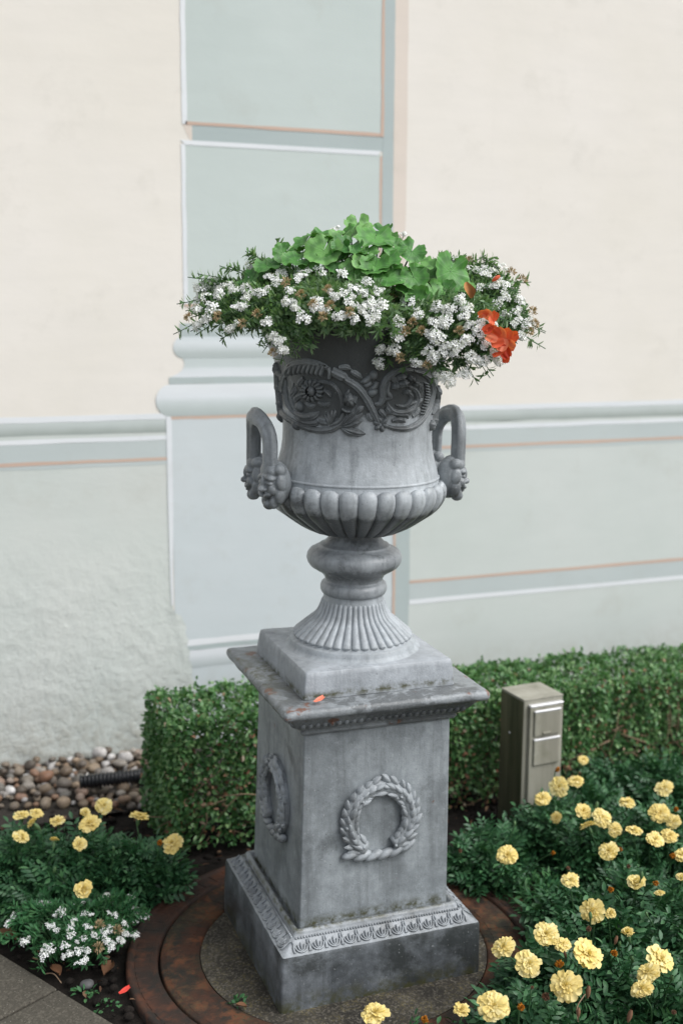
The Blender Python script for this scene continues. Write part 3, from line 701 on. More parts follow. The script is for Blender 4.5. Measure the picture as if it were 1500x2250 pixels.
# right scroll
strand([(842, 933), (864, 941), (890, 942), (914, 932), (932, 912), (944, 885), (949, 856), (944, 834), (930, 822), (908, 815)], 12 * px, .0075, grooves=1)
strand([(918, 924), (932, 900), (939, 872), (939, 846)], 9 * px, .005)
for k in range(12):
    s = k / 11; x = 924 + 13 * math.sin(s * 2.2); y = 908 - 66 * s; strand([(x - 5, y - 1), (x, y), (x + 5, y + 2)], 4 * px, .0075, 'rope_notch', (.6, .6), 2)
strand([(908, 815), (880, 812), (856, 824), (841, 848), (840, 872), (834, 886), (822, 888)], 12 * px, .008, grooves=1)
strand([(856, 838), (850, 860), (856, 872), (844, 878)], 9 * px, .007)
strand([(848, 884), (862, 902), (884, 906), (906, 896), (916, 876), (910, 856), (893, 848)], 11 * px, .0075, grooves=1)
strand([(868, 890), (886, 893), (899, 882), (901, 868), (888, 860)], 8 * px, .007, grooves=1)
strand([(856, 908), (876, 911), (891, 912), (896, 919)], 8 * px, .007)
strand([(900, 888), (916, 882), (930, 876)], 9 * px, .006, 'acanthus_leaf', (.6, .1))
for (x, y, a, b, h, r) in ((884, 842, 14, 9, .012, .4), (868, 848, 9, 8, .011, 0), (901, 832, 11, 7, .011, -.5), (880, 828, 12, 7, .010, .2), (912, 842, 8, 8, .010, 0), (892, 860, 9, 5, .009, .3)):
    blob(x, y, a * px, b * px, h, 'acanthus_boss', r, 5)
blob(820, 824, 9 * px, 10 * px, .010, 'berry'); blob(818, 862, 11 * px, 8 * px, .009, 'seed_pod', .3)
strand([(815, 826), (804, 836), (792, 840)], 10 * px, .007, 'acanthus_leaf', (.8, .2)); strand([(816, 840), (806, 846), (798, 848)], 8 * px, .006, 'acanthus_leaf', (.8, .2))
strand([(828, 838), (822, 850), (812, 855)], 9 * px, .007, 'acanthus_leaf', (.8, .2)); strand([(810, 872), (820, 866), (829, 856)], 7 * px, .006, 'acanthus_leaf', (.4, .4))
for a_, b_, c_ in (((650, 880), (658, 870), (668, 872)), ((700, 885), (715, 890), (728, 884)), ((672, 885), (684, 892), (695, 890)), ((668, 830), (660, 840), (658, 852)), ((712, 856), (722, 864), (730, 876)), ((782, 868), (778, 880), (784, 890)), ((776, 915), (788, 900), (800, 892)), ((808, 905), (812, 918), (822, 926)), ((860, 925), (876, 922), (892, 928)), ((905, 915), (915, 905), (920, 892)), ((860, 830), (868, 836), (872, 846)), ((924, 840), (922, 852), (926, 864)), ((770, 815), (784, 822), (796, 832)), ((745, 808), (760, 806), (772, 812)), ((832, 900), (840, 908), (848, 920)), ((700, 925), (712, 930), (728, 928)), ((640, 870), (648, 860), (650, 848)), ((846, 896), (852, 902), (850, 914))):
    strand([a_, b_, c_], 10 * px, .0062, 'acanthus_leaf', (.7, .15), 4, 1)
# strands that turn the corner at either side
for pts, w in (([(962, 846), (964, 878), (957, 912), (949, 932)], 13), ([(955, 850), (955, 880), (947, 910)], 8), ([(600, 800), (603, 838), (609, 872), (613, 905), (620, 928)], 13), ([(607, 796), (612, 815), (622, 826)], 10)):
    strand(pts, w * px, .010, grooves=1)
for x, y in ((951, 925), (945, 935), (960, 862), (605, 850), (609, 885), (614, 915)): blob(x, y, 10 * px, 12 * px, .012, 'seed_pod', .2, 5)

# handles, each an arch standing on two bearded masks
def mask_mesh():
    """a bearded face modelled from lumps, the way a founder builds it up in wax; +x is the way it faces"""
    m = MB(); S = sphere(20, 14)
    def lump(x, y, z, a, b, c, rx=0.0, both=True):
        for sgn in ((1, -1) if both and y else (1,)):
            R = np.array(Matrix.Rotation(rx * sgn, 3, 'X')); m.grid((S * np.array([a, b, c])) @ R.T + np.array([x, y * sgn, z]), closed_v=True)
    lump(0, 0, .002, .030, .034, .048); lump(.014, 0, .031, .016, .027, .017); lump(.023, .0125, .020, .011, .0145, .0068, -.25); lump(.026, 0, .0215, .009, .008, .006)
    lump(.0265, .0135, .0085, .0062, .0100, .0046, -.1); lump(.0255, .014, .0005, .006, .0095, .0034, .15); lump(.030, 0, .010, .0085, .0056, .014); lump(.0375, 0, -.0035, .0080, .0074, .0068); lump(.0325, .0070, -.0050, .0060, .0048, .0046)
    lump(.0225, .0185, -.0060, .0105, .0110, .0105); lump(.0300, .0095, -.0165, .0085, .0120, .0056, .35); lump(.0300, 0, -.0245, .0070, .0088, .0036); lump(.0215, 0, -.0375, .0140, .0125, .0125)
    lump(.0180, .0145, -.0330, .0120, .0085, .0150, -.2); lump(.0100, .0265, -.0200, .0130, .0085, .0180, -.25); lump(.0080, .0315, .0080, .0120, .0070, .0170, .1); lump(.0050, .0240, .0330, .0140, .0120, .0130)
    return m.mesh('mask', M_HAN)
M_HAN = iron('handle paint', (.38, .395, .41, 1), (.27, .28, .29, 1), (.075, .078, .077, 1), .6, .54, .68, .35, .74, None, .48, k=.88)
mk = mask_mesh()
for side in (0, 1):
    h = empty('handle', parent=urn, rot=(0, 0, pi if side == 0 else 0))
    R0, dA = .222, math.radians(15.5); zt, zb = .513 + ZP, .405 + ZP; pts = []
    for s in np.linspace(0, 1, 33):
        if s < .3: tz, q = zb + (zt - .055 - zb) * (s / .3), -1.0
        elif s > .7: tz, q = zb + (zt - .055 - zb) * ((1 - s) / .3), 1.0
        else:
            th = pi * (s - .3) / .4; q = -math.cos(th); tz = zt - .055 + .055 * math.sin(th)
        a = q * dA; r = R0 + .006 * (1 - abs(q)) - .004 * (tz - zb) / .1 * 0
        pts.append((r * math.cos(a), r * math.sin(a) * (1.0), tz))
    # moulded section: an outer roll with a groove on either side
    pts = np.array(pts); T = np.gradient(pts, axis=0); T /= np.linalg.norm(T, axis=1)[:, None]; G = []
    for i in range(len(pts)):
        out = np.array([pts[i][0], pts[i][1], 0]); out /= np.linalg.norm(out); out -= T[i] * (out @ T[i]); out /= np.linalg.norm(out); sd_ = np.cross(T[i], out); row = []
        for k in range(40):
            a = k / 40 * 2 * pi; rr = .0160 * (1 + .07 * math.cos(4 * a) - .03 * math.cos(8 * a)); row.append(pts[i] + out * rr * .95 * math.cos(a) + sd_ * rr * 1.12 * math.sin(a))
        G.append(row)
    m = MB(); m.grid(np.array(G), closed_v=True); m.obj('arch', M_HAN, h)
    for q in (-1, 1):
        a = q * dA; o = put('mask', mk, h); Mx = Matrix.Rotation(a, 4, 'Z') @ Matrix.Translation((.205, 0, .377 + ZP)) @ Matrix.Rotation(.10, 4, 'Y'); o.matrix_local = Mx
        md = o.modifiers.new('fuse', 'REMESH'); md.mode = 'VOXEL'; md.voxel_size = .0014; md.use_smooth_shade = True; md = o.modifiers.new('soften', 'SMOOTH'); md.factor = .5; md.iterations = 3
# ------------------------------------------------------------------ plants: helpers
def unit(v): v = np.asarray(v, float); return v / (np.linalg.norm(v, axis=-1, keepdims=True) + 1e-9)
def leafset(B, D, Nn, L, Wd, shape='lance', fold=.25, curl=.15):
    """many small leaves as one mesh: base B, direction D, face normal N, length, width (arrays)"""
    B, D = np.asarray(B, float), unit(D); S = unit(np.cross(D, Nn)); Nn = unit(np.cross(S, D)); L = np.asarray(L)[:, None]; Wd = np.asarray(Wd)[:, None] * .5
    prof = dict(lance=[(.30, .8), (.65, .9)], oval=[(.25, .82), (.62, 1.0)], spoon=[(.35, .55), (.75, 1.0)])[shape]
    (s1, w1), (s2, w2) = prof
    P = lambda s, w, f: B + D * L * s + S * Wd * w + Nn * (abs(w) * fold * Wd - curl * L * s * s * f)
    V = np.stack([P(0, 0, 1), P(s1, -w1, 1), P(s1, 0, 1), P(s1, w1, 1), P(s2, -w2, 1), P(s2, 0, 1), P(s2, w2, 1), P(1, 0, 1)], 1)
    n = len(B); F0 = np.array([(0, 2, 1), (0, 3, 2), (1, 2, 5), (1, 5, 4), (2, 3, 6), (2, 6, 5), (4, 5, 7), (5, 6, 7)])
    F = (F0[None] + (np.arange(n) * 8)[:, None, None]).reshape(-1, 3)
    return V.reshape(-1, 3), F
def rand_dirs(n): return unit(RNG.normal(size=(n, 3)))
def joinmesh(name, parts, mat):
    V = []; F = []; o = 0
    for v, f in parts: V.append(v); F.append(f + o); o += len(v)
    return mesh(name, np.concatenate(V), np.concatenate(F), mat, True)
def look(n, spin=0.0):
    return Vector(tuple(map(float, n))).to_track_quat('Z', 'Y') @ Quaternion((0, 0, 1), spin)

# ------------------------------------------------------------------ box hedge
M_HEDGE = leafmat('hedge leaf', (.040, .125, .038, 1), (.092, .215, .070, 1), (.20, .33, .13, 1), .2, .42, .45)
M_TWIG = flat('brown twig', (.24, .165, .105, 1), .8)
M_DRY = leafmat('dry hedge leaf', (.20, .09, .045, 1), (.30, .17, .10, 1), (.36, .30, .22, 1), .15, .7)
HX0, HX1, HY0, HY1, HZ = -.30, 2.3, .53, .83, .365
hedge = tag(empty('box_hedge', (1.0, .68, 0)), 'low clipped green box hedge running along the wall behind the pedestal', 'hedge')
def hedge_pts(n, face):
    x = RNG.uniform(HX0, HX1, n); y = RNG.uniform(HY0, HY1, n); z = RNG.uniform(.015, HZ, n)
    dep = np.minimum(RNG.exponential(.020, n), .12); nr = np.zeros((n, 3))
    hz = HZ + .012 - .028 * (x - HX0); z = z * hz / HZ
    if face == 'top': z = hz - dep; nr[:, 2] = 1
    if face == 'front': y = HY0 + dep; nr[:, 1] = -1
    if face == 'end': x = HX0 + dep; nr[:, 0] = -1
    if face == 'back': y = HY1 - dep; nr[:, 1] = 1
    P = np.stack([x, y, z], 1); q = P.copy(); q[:, 2] *= .6
    P += nr * (.024 * vnoise(P, 14, 11) + .016 * vnoise(P, 47, 12))[:, None]
    return P, nr
PP, NN_ = [], []
for face, n in (('top', 17000), ('front', 26000), ('end', 4200), ('back', 6000)):
    p, q = hedge_pts(n, face)
    if face == 'front':      # the lower front, to the right, is thin and twiggy
        th = np.clip((.24 - p[:, 2]) / .2, 0, 1) * np.clip((p[:, 0] - .3) / .5, .35, 1); th = np.maximum(th, np.clip(vnoise(p, 19, 77) * 2.2 - .45, 0, 1)); keep = RNG.random(len(p)) > th * .80; p, q = p[keep], q[keep]
    PP.append(p); NN_.append(q)
n = 9000; p = np.stack([RNG.uniform(HX0 + .03, HX1, n), RNG.uniform(HY0 + .05, HY1 - .05, n), RNG.uniform(.02, HZ - .09, n)], 1); PP.append(p); NN_.append(rand_dirs(n))
P = np.concatenate(PP); Q = np.concatenate(NN_); n = len(P)
fn = unit(Q * .9 + rand_dirs(n) * .75 + np.array([0, 0, .35])); dr = unit(Q * .5 + rand_dirs(n) + np.array([0, 0, .2]))
off = np.array([1.0, .68, 0])
V, F = leafset(P - off, dr, fn, RNG.uniform(.009, .023, n), RNG.uniform(.006, .013, n), 'oval', .3, .2)
o = put('foliage', mesh('foliage', V, F, M_HEDGE), hedge); o['kind'] = 'stuff'
# young shoots on the clipped top, dry leaves, twigs
ns = 420; sx = np.stack([RNG.uniform(HX0, HX1, ns), RNG.uniform(HY0, HY1, ns), np.full(ns, HZ) + RNG.uniform(-.01, .018, ns)], 1); sx[:, 2] -= .028 * (sx[:, 0] - HX0)
B = np.repeat(sx, 5, 0) + np.tile(np.arange(5)[:, None] * np.array([0, 0, .005]), (ns, 1)); d = rand_dirs(len(B)); d[:, 2] = abs(d[:, 2]) * .7 + .3
V, F = leafset(B - off, d, rand_dirs(len(B)) + np.array([0, -.3, .8]), RNG.uniform(.010, .016, len(B)), RNG.uniform(.006, .009, len(B)), 'oval', .3, .2)
M_SHOOT = leafmat('young hedge leaf', (.06, .17, .055, 1), (.10, .23, .08, 1), (.15, .28, .10, 1), .3, .45)
o = put('young_shoots', mesh('young_shoots', V, F, M_SHOOT), hedge); o['kind'] = 'stuff'
p, q = hedge_pts(2300, 'front'); p2, q2 = hedge_pts(700, 'top'); p3, q3 = hedge_pts(150, 'end'); p = np.concatenate([p, p2, p3]); q = np.concatenate([q, q2, q3])
V, F = leafset(p - off, rand_dirs(len(p)), q + rand_dirs(len(p)) * .6, RNG.uniform(.010, .018, len(p)), RNG.uniform(.006, .010, len(p)), 'oval', .4, .4)
o = put('dry_leaves', mesh('dry_leaves', V, F, M_DRY), hedge); o['kind'] = 'stuff'
for k in range(230):
    x = random.uniform(HX0 + .02, 1.75); y = HY0 + random.uniform(.0, .05); z = random.uniform(.02, .2); a = random.uniform(0, 2 * pi); l = random.uniform(.05, .15)
    if k % 3 == 0: d = np.array([random.gauss(0, .3), random.uniform(-.15, .1), 1.0])
    else: d = np.array([math.cos(a), random.uniform(-.2, .15), .7 * math.sin(a)])
    d = unit(d); b = np.array([x, y, z]); mid = b + d * l * .5 + RNG.normal(0, .008, 3); m = MB()
    m.tube(np.array([b, mid, b + d * l]) - off, [.0022, .0018, .001], 5); m.obj('twig', M_TWIG, hedge)

# ------------------------------------------------------------------ outdoor socket post
t = NT('weathered steel', .62, .35)
c = t.mix(t.ramp(t.noise(14, 5, .6, t.scaled((1, 1, .12))), [(.35, 0), (.7, 1)]), (.22, .213, .172, 1), (.36, .35, .295, 1))
c = t.mix(t.ramp(t.noise(9, 5, .6), [(.5, 0), (.75, .6)]), c, (.10, .105, .06, 1)); M_STEEL = t.done(c, t.bump(t.noise(120, 3), .1, .002))
t = NT('dark steel side', .7, .3); c = t.mix(t.ramp(t.noise(25, 5, .65, t.scaled((1, 1, .08))), [(.35, 0), (.65, 1)]), (.035, .04, .02, 1), (.11, .105, .065, 1)); M_SIDE = t.done(c)  # darker olive streaked tone for the left side plate
PA = ony(1151, 1539, .33); post = tag(empty('socket_post', (PA[0], PA[1], 0), (0, 0, .06)), 'short olive grey metal power socket post with two flap covers in front of the hedge', 'post')
M_BRT = flat('bright steel edge', (.85, .85, .86, 1), .45, .6); M_BRT.node_tree.nodes['Principled BSDF'].inputs['Metallic'].default_value = .6
PW, PD, PH = .128, .118, PA[2]
def bx(name, x0, x1, y0, y1, z0, z1, mat, par, bev=.0025):
    m = MB(); m.box(x0, x1, y0, y1, z0, z1); o = m.obj(name, mat, par, smooth=False); b = o.modifiers.new('edge', 'BEVEL'); b.width = bev; b.segments = 2; return o
bx('body', 0, PW, 0, PD, -.02, PH - .004, M_STEEL, post)
bx('top_plate', -.001, PW + .001, -.001, PD + .001, PH - .004, PH + .001, M_STEEL, post, .0015)
bx('side_plate', -.0015, .0005, .002, PD - .002, .0, PH - .006, M_SIDE, post, .0005)
bx('rain_lip', .013, PW - .005, -.013, .002, PH - .0215, PH - .014, M_BRT, post, .003)
pan = bx('socket_panel', .014, PW - .006, -.011, .002, .03, PH - .0215, M_STEEL, post)
bx('flap_cover', .026, PW - .016, -.017, -.010, PH - .105, PH - .036, M_STEEL, pan, .003)
bx('flap_cover', .026, PW - .016, -.017, -.010, PH - .190, PH - .118, M_STEEL, pan, .003)
bx('finger_lip', .052, .078, -.021, -.016, PH - .100, PH - .094, M_STEEL, pan, .001)
bx('hinge_bar', .025, PW - .015, -.0185, -.0105, PH - .037, PH - .0295, M_BRT, pan, .003); bx('hinge_bar', .025, PW - .015, -.0185, -.0105, PH - .119, PH - .1115, M_BRT, pan, .003)
m = MB(); m.grid(sphere(8, 6) * .003, closed_v=True); m.obj('screw', M_BRT, post, loc=(-.002, PD * .55, PH - .115))

# ------------------------------------------------------------------ marigolds
M_PETAL = leafmat('pale yellow petal', (.82, .66, .25, 1), (.87, .74, .35, 1), (.89, .79, .44, 1), .22, .6, .25, tint=(.84, .64, .20, 1))
M_ORANGE = leafmat('withered orange petal', (.42, .15, .012, 1), (.55, .23, .025, 1), (.30, .10, .02, 1), .15, .7, .2)
M_BROWNP = leafmat('dried brown petal', (.15, .065, .035, 1), (.24, .13, .08, 1), (.32, .22, .16, 1), .1, .7, .2)
M_MGREEN = leafmat('marigold leaf', (.018, .068, .027, 1), (.034, .115, .045, 1), (.075, .185, .075, 1), .15, .45, .42)
M_LGREEN = leafmat('weed leaf', (.03, .115, .042, 1), (.055, .165, .06, 1), (.085, .21, .075, 1), .2, .5, .35)
M_STEM = flat('green stem', (.055, .13, .05, 1), .5)
M_BUD = flat('green bud', (.08, .16, .06, 1), .5)
def petal(r0, r1, wid, az, tilt, z0, ph, ruf):
    rows = []; ca, sa = math.cos(az), math.sin(az)
    for s in np.linspace(0, 1, 5):
        row = []; w = wid * (.22 + .78 * s ** .75) * (1 if s < .95 else .80)
        for q in np.linspace(-1, 1, 5):
            L = (r1 - r0) * (s - .10 * s * abs(q) ** 2.5 - (.05 * (1 - abs(q)) if s > .95 else 0)); x = r0 + L * math.cos(tilt + .35 * s * (1 if tilt < .6 else -1) * -.6); y = w * q
            z = z0 + L * math.sin(tilt * (1 - .5 * s)) + ruf * s * math.sin(q * 4.2 + ph) - .06 * s * s * (1 if tilt < .5 else 0) + .05 * q * q * s
            row.append((x * ca - y * sa, x * sa + y * ca, z))
        rows.append(row)
    return np.array(rows)
def marigold(seed, mat, full=1.0, crumple=0.0, cup=0.0):
    r = random.Random(seed); m = MB()
    spec = [(13, .10, 1.0, .27, .06, .02), (12, .08, .86, .25, .22, .08), (11, .06, .68, .21, .45, .13), (9, .04, .50, .16, .75, .17), (8, .02, .34, .11, 1.0, .2), (7, .0, .2, .07, 1.25, .22)]
    for k, (n, r0, r1, w, ti, z0) in enumerate(spec):
        ph = r.uniform(0, 6)
        for i in range(n):
            a = ph + i * 2 * pi / n + r.uniform(-.13, .13); l = r1 * r.uniform(.78, 1.10) * (full if k < 2 else 1)
            G = petal(r0, l, w * r.uniform(.85, 1.15), a, ti + cup + r.uniform(-.2, .2), z0 + r.uniform(-.015, .015), r.uniform(0, 6), .07)
            if crumple: 
                q = G.reshape(-1, 3); q = q * np.array([1 - crumple * .4, 1 - crumple * .4, 1 + crumple * .8]) + crumple * .16 * np.stack([vnoise(q, 7, seed + i), vnoise(q, 7, seed + i + 9), vnoise(q, 7, seed + i + 5)], -1); G = q.reshape(G.shape)
            m.grid(G)
    return m.mesh('flower', mat)
FL = [marigold(100 + k, M_PETAL, (1.0, 1.0, .92, 1.0, .8, .7, .95, .85, 1.0)[k], 0.0, (0, .1, 0, -.05, .3, .5, .18, 0, .05)[k]) for k in range(9)]
OR = [marigold(200 + k, M_ORANGE, .7, .9) for k in range(2)]; BR = [marigold(220, M_BROWNP, .7, 1.0)]
def teardrop(mat, name, flute=.1):
    P = []
    for s in np.linspace(0, 1, 9):
        rr = (math.sin(pi * min(1, s * .8 + .06)) ** .9) * .34; P.append([(rr * (1 + flute * math.cos(6 * a)) * math.cos(a), rr * (1 + flute * math.cos(6 * a)) * math.sin(a), s * 1.5) for a in np.arange(12) * 2 * pi / 12])
    m = MB(); m.grid(np.array(P), closed_v=True); return m.mesh(name, mat)
BUD = teardrop(M_BUD, 'bud'); CAL = teardrop(M_BUD, 'calyx'); DRYB = teardrop(M_BROWNP, 'dried_bud', .25)
TOCAM = lambda p: unit(CAM - np.asarray(p))
def pinnate(n, base, rad, hgt, sizes=(.045, .075), flatk=1.0, pairs=4):
    """feathery leaves filling a dome over base"""
    V0, D0, N0, L0, W0 = [], [], [], [], []
    for k in range(n):
        d = rand_dirs(1)[0]; d[2] = abs(d[2]); s = random.random() ** .45
        c = np.array([d[0] * rad, d[1] * rad, d[2] * hgt]) * s + RNG.normal(0, .006, 3); c[2] = max(c[2], .012)
        ax = unit(np.array([d[0], d[1], .35 + .5 * d[2]]) + RNG.normal(0, .45, 3)); nr = unit(np.array([0, 0, 1.0]) + .5 * d + RNG.normal(0, .35, 3))
        sd = unit(np.cross(ax, nr)); nr = np.cross(sd, ax); l = random.uniform(*sizes)
        for i in range(pairs + 1):
            s_ = .25 + .75 * i / pairs; p = c + ax * l * (s_ - .5) - nr * l * .25 * s_ * s_
            for q in ((-1, 1) if i < pairs else (0,)):
                V0.append(p); D0.append(ax * (.55 if q else 1) + sd * q * .85 - nr * .12); N0.append(nr + RNG.normal(0, .15, 3)); L0.append(l * .34 * (1.15 - .45 * abs(s_ - .55))); W0.append(l * .150)
    return leafset(np.array(V0), np.array(D0), np.array(N0), np.array(L0), np.array(W0), 'lance', .3, .25)
def plant(label, px_, rad, hgt, n, flowers, group, mat=None, zc=.10, sizes=(.045, .075)):
    """flowers: (x, y, diameter in photo pixels, kind, height above ground)"""
    c = onz(px_[0], px_[1], zc); base = np.array([c[0], c[1], -.005])
    o = tag(empty('marigold_plant', base), label, 'plant', group)
    V, F = pinnate(n, base, rad, hgt, sizes); f = put('foliage', mesh('foliage', V, F, mat or M_MGREEN), o); f['kind'] = 'stuff'
    for (x, y, dm, kind, h) in flowers:
        p = onz(x, y, h); dep = float((p - CAM) @ np.array([FWD[0] * math.cos(PITCH), FWD[1] * math.cos(PITCH), math.sin(PITCH)])); R = dm / FPX * dep / 2 * 1.05
        ax = unit(TOCAM(p) * random.uniform(.40, .95) + UP * random.uniform(.25, .75) + RNG.normal(0, .30, 3))
        for _ in range(30):
            if ax @ TOCAM(p) > .62: break
            ax = unit(TOCAM(p) * random.uniform(.40, .95) + UP * random.uniform(.25, .75) + RNG.normal(0, .30, 3))
        if kind == 's': ax = unit(TOCAM(p) * .15 + UP + RNG.normal(0, .25, 3))
        if kind in 'fs': fl = put('flower', random.choice(FL), o, p - base, look(ax, random.uniform(0, 6)), R)
        elif kind == 'o': fl = put('withered_flower', random.choice(OR), o, p - base, look(ax, random.uniform(0, 6)), R * 1.15)
        elif kind == 'w': fl = put('withered_flower', BR[0], o, p - base, look(ax, random.uniform(0, 6)), R * 1.1)
        elif kind == 'b': ax = unit(UP + RNG.normal(0, .2, 3)); fl = put('bud', BUD, o, p - base - ax * R, look(ax), R * 1.5)
        elif kind == 'd': ax = unit(UP + RIGHT * random.uniform(-.5, .5) + RNG.normal(0, .15, 3)); fl = put('dried_bud', DRYB, o, p - base - ax * R, look(ax), (R * .85, R * .85, R * 1.35))
        foot = p - base - ax * R * .15
        if kind in 'fsow': put('calyx', CAL, fl, (0, 0, -.95), None, (.55, .55, .65)); foot = p - base - ax * R * .9
        root = np.array([foot[0] * .55 + RNG.normal(0, .012), foot[1] * .55 + RNG.normal(0, .012), max(.0, foot[2] - random.uniform(.09, .14))])
        mid = (foot + root) / 2 + np.array([0, 0, .015]) - ax * .012; m = MB(); m.tube(crom([root, mid, foot], 4), .0016, 5); m.obj('stem', M_STEM, o)
    return o
G1, G2 = 'marigolds right of the pedestal', 'marigolds left of the pedestal'
plant('marigold plant at the foot of the socket post with three round yellow flowers', (1215, 1800), .12, .15, 420, [(1191, 1755, 43, 'f', .19), (1227, 1727, 45, 'f', .20), (1265, 1717, 43, 's', .20), (1223, 1692, 20, 'o', .21), (1221, 1796, 28, 'f', .16)], G1)
plant('marigold plant with a lone small yellow flower right of the post, against the hedge', (1310, 1745), .11, .12, 300, [(1281, 1670, 28, 'f', .19), (1377, 1764, 43, 's', .19), (1483, 1779, 20, 'o', .19)], G1)
plant('marigold plant with a crowded knot of yellow flowers right of the post', (1310, 1850), .12, .16, 420, [(1280, 1783, 42, 'f', .20), (1321, 1796, 46, 'f', .20), (1291, 1814, 40, 's', .18), (1349, 1822, 33, 'f', .18), (1337, 1872, 48, 'f', .19), (1362, 1867, 19, 'o', .17), (1310, 1770, 14, 'b', .22)], G1)
plant('marigold plant at the right edge in front of the hedge with clustered yellow flowers', (1455, 1830), .13, .17, 460, [(1459, 1732, 42, 'f', .20), (1448, 1786, 48, 'f', .20), (1478, 1805, 36, 'f', .19), (1393, 1825, 37, 's', .19), (1438, 1844, 41, 'f', .19), (1470, 1837, 38, 'f', .19), (1476, 1881, 23, 'o', .18), (1498, 1879, 45, 'f', .18)], G1)
plant('marigold plant with one pale yellow flower nearest the pedestal shaft, behind the manhole cover', (1075, 1880), .11, .13, 340, [(1114, 1880, 53, 'f', .17), (1010, 1870, 16, 'w', .12), (1214, 1874, 17, 'o', .15), (1130, 1810, 10, 'b', .19)], G1, zc=.06)
plant('marigold plant with a big flower behind a green bud and two orange heads', (1390, 1960), .12, .15, 400, [(1397, 1942, 63, 'f', .20), (1341, 1955, 25, 'o', .19), (1439, 1941, 23, 'o', .20), (1448, 1963, 26, 's', .18), (1408, 1924, 16, 'b', .235), (1496, 1929, 36, 'f', .19), (1380, 1905, 16, 'w', .18)], G1)
plant('low marigold plant beside the manhole cover with one flat open flower', (1250, 1975), .10, .11, 300, [(1253, 1935, 43, 's', .17), (1248, 1908, 16, 'w', .17)], G1)
plant('marigold plant with a double flower head and a flat flower, mid bed', (1335, 2060), .12, .15, 420, [(1300, 2002, 56, 'f', .20), (1339, 2006, 38, 'f', .195), (1378, 2051, 48, 's', .20), (1296, 2013, 15, 'b', .235), (1292, 2042, 22, 'w', .20), (1349, 2095, 28, 'o', .19), (1360, 2075, 14, 'b', .205), (1388, 2108, 14, 'b', .19), (1352, 2066, 20, 'd', .21)], G1, zc=.09)
plant('marigold plant leaning over the manhole rim with flowers on long stems', (1215, 2125), .11, .14, 380, [(1199, 2054, 58, 'f', .19), (1235, 2075, 42, 'f', .18), (1107, 2082, 56, 'f', .17), (1160, 2118, 60, 'f', .18), (1231, 2118, 32, 'o', .20), (1241, 2098, 18, 'd', .2)], G1, zc=.08)
plant('marigold plant with the two largest round yellow flowers', (1275, 2185), .13, .15, 460, [(1288, 2099, 75, 'f', .21), (1242, 2167, 72, 'f', .21), (1197, 2190, 35, 'w', .18), (1291, 2180, 30, 'd', .20), (1270, 2225, 22, 'd', .18)], G1, zc=.08)
plant('marigold plant with three overlapping yellow flowers near the lower right corner', (1425, 2190), .14, .16, 520, [(1448, 2108, 67, 'f', .21), (1423, 2138, 62, 'f', .205), (1410, 2174, 58, 'f', .20), (1382, 2233, 30, 'd', .19), (1475, 2150, 14, 'b', .19), (1480, 2225, 20, 'w', .18)], G1, zc=.08)
plant('marigold plant at the bottom edge with a tall ragged yellow flower and orange seed head', (1150, 2262), .12, .13, 420, [(1084, 2211, 74, 'f', .20), (1143, 2213, 31, 'o', .18), (1168, 2170, 14, 'w', .17)], G1, zc=.07)
plant('small marigold plant at the bottom centre with a drooping and an open flower', (930, 2300), .06, .07, 60, [(1013, 2220, 46, 's', .14), (825, 2227, 66, 'f', .13), (933, 2242, 29, 'o', .12)], G1, zc=.03)
plant('marigold plant in the middle of the right bed edge, leaves only', (1480, 2040), .12, .16, 380, [(1420, 2010, 12, 'b', .17)], G1, zc=.08)
plant('leafy marigold plant without flowers under the hedge at the right edge', (1450, 1722), .14, .13, 420, [], G1, zc=.06)
plant('leafy marigold plant without flowers between the post and the hedge', (1340, 1715), .12, .10, 300, [], G1, zc=.05)
# left
plant('left bed marigold plant with a pair of flowers touching above the pebbles', (60, 1880), .13, .14, 460, [(48, 1792, 36, 's', .19), (80, 1787, 33, 's', .19), (75, 1809, 46, 's', .19), (47, 1839, 48, 's', .17), (119, 1848, 36, 's', .17), (127, 1805, 40, 's', .18)], G2, zc=.08)
plant('left bed marigold plant with stacked flowers beside the drain pipe', (205, 1890), .13, .15, 500, [(187, 1788, 41, 'f', .20), (198, 1811, 53, 'f', .20), (228, 1770, 44, 'f', .20), (175, 1855, 41, 'f', .18), (120, 1912, 14, 'b', .16), (250, 1865, 10, 'b', .17)], G2, zc=.08)
plant('left bed marigold plant against the end of the hedge with a flower near the pedestal', (325, 1905), .10, .12, 300, [(306, 1794, 45, 's', .20), (379, 1854, 51, 'f', .16), (351, 1854, 22, 'o', .155)], G2, zc=.06)
plant('left bed marigold plant with one large flower over the white alyssum', (110, 1965), .12, .11, 340, [(185, 1955, 63, 'f', .16)], G2, zc=.05)

# low leafy weeds
def weed(label, x, y, rad, hgt, n, zc=.04, L=(.018, .03)):
    c = onz(x, y, zc); o = tag(empty('leafy_weed', (c[0], c[1], -.005)), label, 'weed', 'green weeds in the bed')
    d = rand_dirs(n); d[:, 2] = abs(d[:, 2]); s = RNG.random(n)[:, None] ** .5; B = d * np.array([rad, rad, hgt]) * s
    V, F = leafset(B, unit(d + rand_dirs(n) * .8), unit(np.array([0, 0, 1.0]) + rand_dirs(n) * .6), RNG.uniform(*L, n), RNG.uniform(.005, .009, n), 'lance', .3, .3)
    f = put('foliage', mesh('foliage', V, F, M_LGREEN), o); f['kind'] = 'stuff'; return o
weed('bright green leafy weed beside the manhole ring, right of the pedestal', 1195, 1955, .075, .075, 420)
weed('bright green weed tuft behind the pedestal base by the rusty ring', 1015, 1880, .06, .06, 240)
weed('tiny weed growing from the hole in the concrete', 522, 2195, .016, .022, 26, .01, (.008, .014))
weed('small green seedling between the slabs and the round stone', 185, 2175, .03, .02, 22, .01, (.01, .018))
